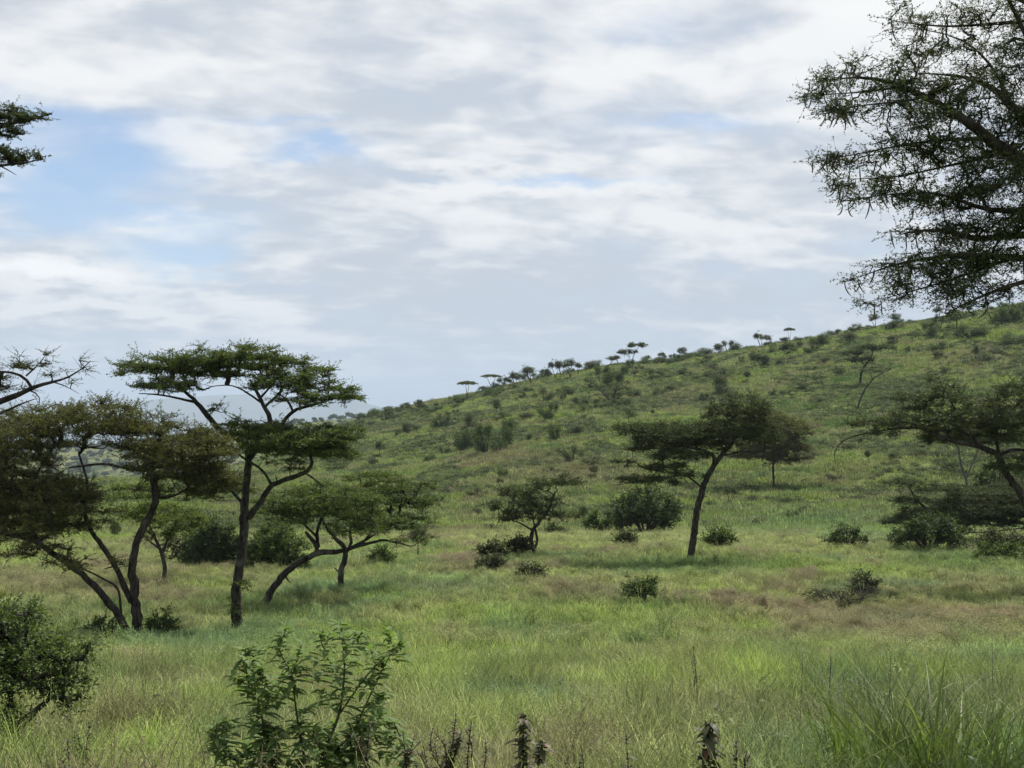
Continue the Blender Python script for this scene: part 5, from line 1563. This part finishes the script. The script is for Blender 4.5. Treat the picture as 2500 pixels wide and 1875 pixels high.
def forb(n, h, seed):
    g = np.random.default_rng(seed)
    L = []
    for k in range(n):
        a = g.uniform(0, 6.28); r = g.uniform(0, .12); z = g.uniform(.1, 1) * h
        c = np.array([r * math.cos(a), r * math.sin(a), z])
        d = np.array([math.cos(a + g.uniform(-.6, .6)), math.sin(a), g.uniform(-.2, .9)])
        ln = g.uniform(.05, .11)
        L.append(curved_leaf(c, d, np.array([0, 0, 1.0]), ln, ln * .4, g.uniform(0, .6), 4))
    V = np.concatenate([q[0] for q in L]); o = 0; Fs = []
    for q in L: Fs.append(q[1] + o); o += len(q[0])
    V1, F1 = blades(14, .1, h * .9, .006, .4, 4, seed)
    return np.concatenate([V, V1]), np.concatenate(Fs + [F1 + o])


def collection_of(name, objs):
    c = bpy.data.collections.new(name)
    for o in objs: c.objects.link(o)
    return c


def scatter(name, label, cat, X, Y, idx, scl, tint, coll, sink=0.02, lean=.18):
    Z = ground(X, Y) - sink
    n = len(X)
    me = bpy.data.meshes.new(name)
    me.vertices.add(n)
    me.vertices.foreach_set('co', np.stack([X, Y, Z], 1).astype(np.float32).ravel())
    rot = np.stack([rng.normal(size=n) * lean, rng.normal(size=n) * lean, rng.uniform(0, 6.283, n)], 1).astype(np.float32)
    a = me.attributes.new('rot', 'FLOAT_VECTOR', 'POINT'); a.data.foreach_set('vector', rot.ravel())
    a = me.attributes.new('scl', 'FLOAT_VECTOR', 'POINT'); a.data.foreach_set('vector', scl.astype(np.float32).ravel())
    a = me.attributes.new('idx', 'INT', 'POINT'); a.data.foreach_set('value', idx.astype(np.int32))
    a = me.attributes.new('tint', 'FLOAT_COLOR', 'POINT')
    a.data.foreach_set('color', np.concatenate([tint, np.ones((n, 1))], 1).astype(np.float32).ravel())
    o = add_obj(name, me)
    ng = bpy.data.node_groups.new(name + '_scatter', 'GeometryNodeTree')
    ng.interface.new_socket('Geometry', in_out='INPUT', socket_type='NodeSocketGeometry')
    ng.interface.new_socket('Geometry', in_out='OUTPUT', socket_type='NodeSocketGeometry')
    gi = ng.nodes.new('NodeGroupInput'); go = ng.nodes.new('NodeGroupOutput')
    ip = ng.nodes.new('GeometryNodeInstanceOnPoints')
    ci = ng.nodes.new('GeometryNodeCollectionInfo')
    ci.inputs['Collection'].default_value = coll
    ci.inputs['Separate Children'].default_value = True
    ci.inputs['Reset Children'].default_value = True

    def na(nm, ty):
        q = ng.nodes.new('GeometryNodeInputNamedAttribute'); q.data_type = ty
        q.inputs['Name'].default_value = nm
        return q.outputs['Attribute']
    e2r = ng.nodes.new('FunctionNodeEulerToRotation')
    ng.links.new(na('rot', 'FLOAT_VECTOR'), e2r.inputs[0])
    ng.links.new(gi.outputs[0], ip.inputs['Points'])
    ng.links.new(ci.outputs[0], ip.inputs['Instance'])
    ip.inputs['Pick Instance'].default_value = True
    ng.links.new(na('idx', 'INT'), ip.inputs['Instance Index'])
    ng.links.new(e2r.outputs[0], ip.inputs['Rotation'])
    ng.links.new(na('scl', 'FLOAT_VECTOR'), ip.inputs['Scale'])
    ng.links.new(ip.outputs[0], go.inputs[0])
    md = o.modifiers.new('scatter', 'NODES'); md.node_group = ng
    tag(o, label, cat, kind='stuff')
    return o


def sample_fan(n, y0, y1, margin, pw=2.0):
    u = rng.random(n)
    Y = (y0 ** pw + u * (y1 ** pw - y0 ** pw)) ** (1 / pw)
    X = (rng.random(n) * 2 - 1) * (Y * .46 + margin)
    return X, Y


near_objs = []
for k in range(5):
    near_objs.append(tuft_mesh(f'a_blade_{k}', *blades(46, .14, .52, .0105, .65, 6, 20 + k, .8)))
for k in range(3):
    near_objs.append(tuft_mesh(f'b_seed_{k}', *seed_tuft(12, .62, 30 + k)))
for k in range(2):
    near_objs.append(tuft_mesh(f'c_forb_{k}', *forb(26, .38, 40 + k)))
NEARC = collection_of('near_tufts', near_objs)
mid_objs = []
for k in range(5):
    mid_objs.append(tuft_mesh(f'd_blade_{k}', *blades(44, .26, .50, .017, .5, 4, 50 + k, .6)))
for k in range(3):
    mid_objs.append(tuft_mesh(f'e_seed_{k}', *seed_tuft(14, .60, 60 + k, .010, .045)))
MIDC = collection_of('mid_tufts', mid_objs)
far_objs = []
for k in range(5):
    far_objs.append(tuft_mesh(f'f_clump_{k}', *blades(60, .75, .62, .060, .45, 3, 70 + k, .5)))
for k in range(4):
    g = np.random.default_rng(80 + k); n = 260
    q = g.normal(size=(n, 3)); q /= np.linalg.norm(q, axis=1)[:, None]; q *= (g.random(n) ** .4)[:, None]
    V, Fq = leaf_quads(q * np.array([.55, .55, .32]) + np.array([0, 0, .30]), g.normal(size=(n, 3)), g.normal(size=(n, 3)) + np.array([0, 0, .8]), np.full(n, .13), np.full(n, .08))
    far_objs.append(tuft_mesh(f'g_scrub_{k}', V, Fq))
FARC = collection_of('far_clumps', far_objs)


def brownness(t):
    return np.clip((t[:, 0] / t[:, 1] - .85) * 4, 0, 1)


def lushness(t):
    return np.clip((.75 - t[:, 0] / t[:, 1]) * 4, 0, 1)


def make_grass():
    # near field
    X, Y = sample_fan(17000, 2.5, 24, 3.0, 1.6)
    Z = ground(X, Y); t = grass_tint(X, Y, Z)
    br = brownness(t); lu = lushness(t); r = rng.random(len(X))
    # the leafy shrub shades out the grass round its foot
    sx = P(655, 1700, 8.0)[0]
    keep = ~((np.abs(X - sx * Y / 8.0) < .75) & (Y > 4.6) & (Y < 8.4) & (rng.random(len(X)) < .8))
    X, Y, t, br, lu, r = X[keep], Y[keep], t[keep], br[keep], lu[keep], r[keep]
    idx = rng.integers(0, 5, len(X))
    idx = np.where(r < .06 + .35 * br, rng.integers(5, 8, len(X)), idx)
    idx = np.where((r > .975 - .10 * lu), rng.integers(8, 10, len(X)), idx)
    t = np.where((idx >= 8)[:, None], t * .55, t)
    hh = .35 + 1.25 * fbm(X / 1.3, Y / 1.3, 91, 3)
    s = rng.uniform(.75, 1.2, len(X)) * hh
    scl = np.stack([s ** .5, s ** .5, s], 1)
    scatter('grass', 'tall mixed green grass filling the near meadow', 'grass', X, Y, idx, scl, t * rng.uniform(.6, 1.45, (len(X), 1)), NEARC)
    # middle meadow
    X, Y = sample_fan(62000, 22, 92, 4.0, 1.75)
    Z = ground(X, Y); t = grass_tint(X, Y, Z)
    br = brownness(t); r = rng.random(len(X))
    idx = np.where(r < .08 + .6 * br, rng.integers(5, 8, len(X)), rng.integers(0, 5, len(X)))
    hh = .34 + .8 * fbm(X / 2.2, Y / 2.2, 92, 3)
    s = rng.uniform(.7, 1.2, len(X)) * hh
    scl = np.stack([s ** .5 * (1 + Y / 140), s ** .5 * (1 + Y / 140), s], 1)
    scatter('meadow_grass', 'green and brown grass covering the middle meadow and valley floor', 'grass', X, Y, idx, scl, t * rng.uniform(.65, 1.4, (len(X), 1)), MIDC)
    # hillside
    X, Y = sample_fan(120000, 85, 350, 8.0, 1.7)
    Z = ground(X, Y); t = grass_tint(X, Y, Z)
    idx = rng.integers(0, 5, len(X))
    sc_ = (rng.random(len(X)) < .60 * np.clip((fbm(X / 11.0, Y / 11.0, 95, 4) - .47) * 8, .035, 1)) & (Y > 92)
    idx = np.where(sc_, rng.integers(5, 9, len(X)), idx)
    t = np.where(sc_[:, None], np.array([.070, .095, .034]) * rng.uniform(.6, 1.7, (len(X), 1)), t)
    hh = .35 + 1.0 * fbm(X / 4.0, Y / 4.0, 93, 3)
    s = rng.uniform(.6, 1.2, len(X)) * hh
    scl = np.stack([s ** .5 * (.8 + Y / 350), s ** .5 * (.8 + Y / 350), s], 1)
    scatter('hillside_grass', 'rough green and olive grass covering the hillside', 'grass', X, Y, idx, scl, t * rng.uniform(.78, 1.22, (len(X), 1)), FARC)


make_grass()


# far woodland on the distant hill (reads as one mass)
def far_wood():
    objs = []
    for k in range(3):
        g = np.random.default_rng(200 + k)
        n = 260
        q = g.normal(size=(n, 3)); q /= np.linalg.norm(q, axis=1)[:, None]
        C = q * np.array([3.2, 3.2, 1.4]) * (g.random(n) ** .4)[:, None] + np.array([0, 0, 3.6])
        V, Fq = leaf_quads(C, g.normal(size=(n, 3)), g.normal(size=(n, 3)) + np.array([0, 0, 1]), np.full(n, 1.3), np.full(n, .9))
        V2, F2 = batch_tubes(np.array([[[0, 0, -.5], [.1, 0, 2], [.2, 0, 4.2]]]), np.array([[.25, .2, .1]]), 4)
        me = make_mesh(f'wood_{k}', [(V, Fq, 0), (V2, F2, 1)], [M['acacia_dark'], M['bark']], smooth=False)
        objs.append(bpy.data.objects.new(f'wood_{k}', me))
    c = collection_of('far_trees', objs)
    hills = bpy.data.objects['hills']
    dg = bpy.context.evaluated_depsgraph_get()
    me = hills.data
    co = np.zeros(len(me.vertices) * 3); me.vertices.foreach_get('co', co); co = co.reshape(60, 260, 3)
    n = 9000
    s = rng.random(n) * 58; px = rng.random(n) * 258
    i = s.astype(int); j = px.astype(int); a = (s - i)[:, None]; b = (px - j)[:, None]
    p = (co[i, j] * (1 - a) + co[i + 1, j] * a) * (1 - b) + (co[i, j + 1] * (1 - a) + co[i + 1, j + 1] * a) * b
    keep = (p[:, 1] > 650) & (np.abs(p[:, 0] / p[:, 1]) < .55)
    p = p[keep]; n = len(p)
    s = rng.uniform(.7, 1.5, n)
    global ground
    g0 = ground
    ground = lambda X, Y, bumps=True: p[:, 2]
    t = np.full((n, 3), .1)
    scatter('far_woodland', 'dark woodland covering the distant hill beyond the valley', 'woodland', p[:, 0], p[:, 1], rng.integers(0, 3, n), np.stack([s, s, s], 1), t, c, sink=0, lean=.02)
    ground = g0


far_wood()

# ------------------------------------------------------------------ haze
def build_haze():
    x, y0, y1, z0, z1 = 22000., -22000., 22000., -172., 560.
    V = np.array([[-x, y0, z0], [x, y0, z0], [x, y1, z0], [-x, y1, z0], [-x, y0, z1], [x, y0, z1], [x, y1, z1], [-x, y1, z1]])
    Fq = np.array([[0, 3, 2, 1], [4, 5, 6, 7], [0, 1, 5, 4], [1, 2, 6, 5], [2, 3, 7, 6], [3, 0, 4, 7]])
    m = bpy.data.materials.new('haze'); m.use_nodes = True
    nt = m.node_tree; nt.nodes.clear()
    out = nt.nodes.new('ShaderNodeOutputMaterial')
    pv = nt.nodes.new('ShaderNodeVolumePrincipled')
    pv.inputs['Color'].default_value = (0.58, 0.71, 0.88, 1)
    pv.inputs['Density'].default_value = 0.00011
    pv.inputs['Anisotropy'].default_value = 0.0
    nt.links.new(pv.outputs[0], out.inputs['Volume'])
    o = add_obj('haze', make_mesh('haze', [(V, Fq, 0)], [m], smooth=False))
    tag(o, kind='stuff')


build_haze()
seen = {}
for o in list(scene.objects):
    if 'n_anchor' in o: del o['n_anchor']
    if 'label' in o and o.parent is None and o['category'] in ('bush', 'tree'):
        seen.setdefault(o['label'], []).append(o)
for lb, os_ in seen.items():
    if len(os_) > 1:
        gs = os_[0].get('group', 'look-alike plants on the hill')
        for o in os_: o['group'] = gs
print('objects', len(scene.objects))
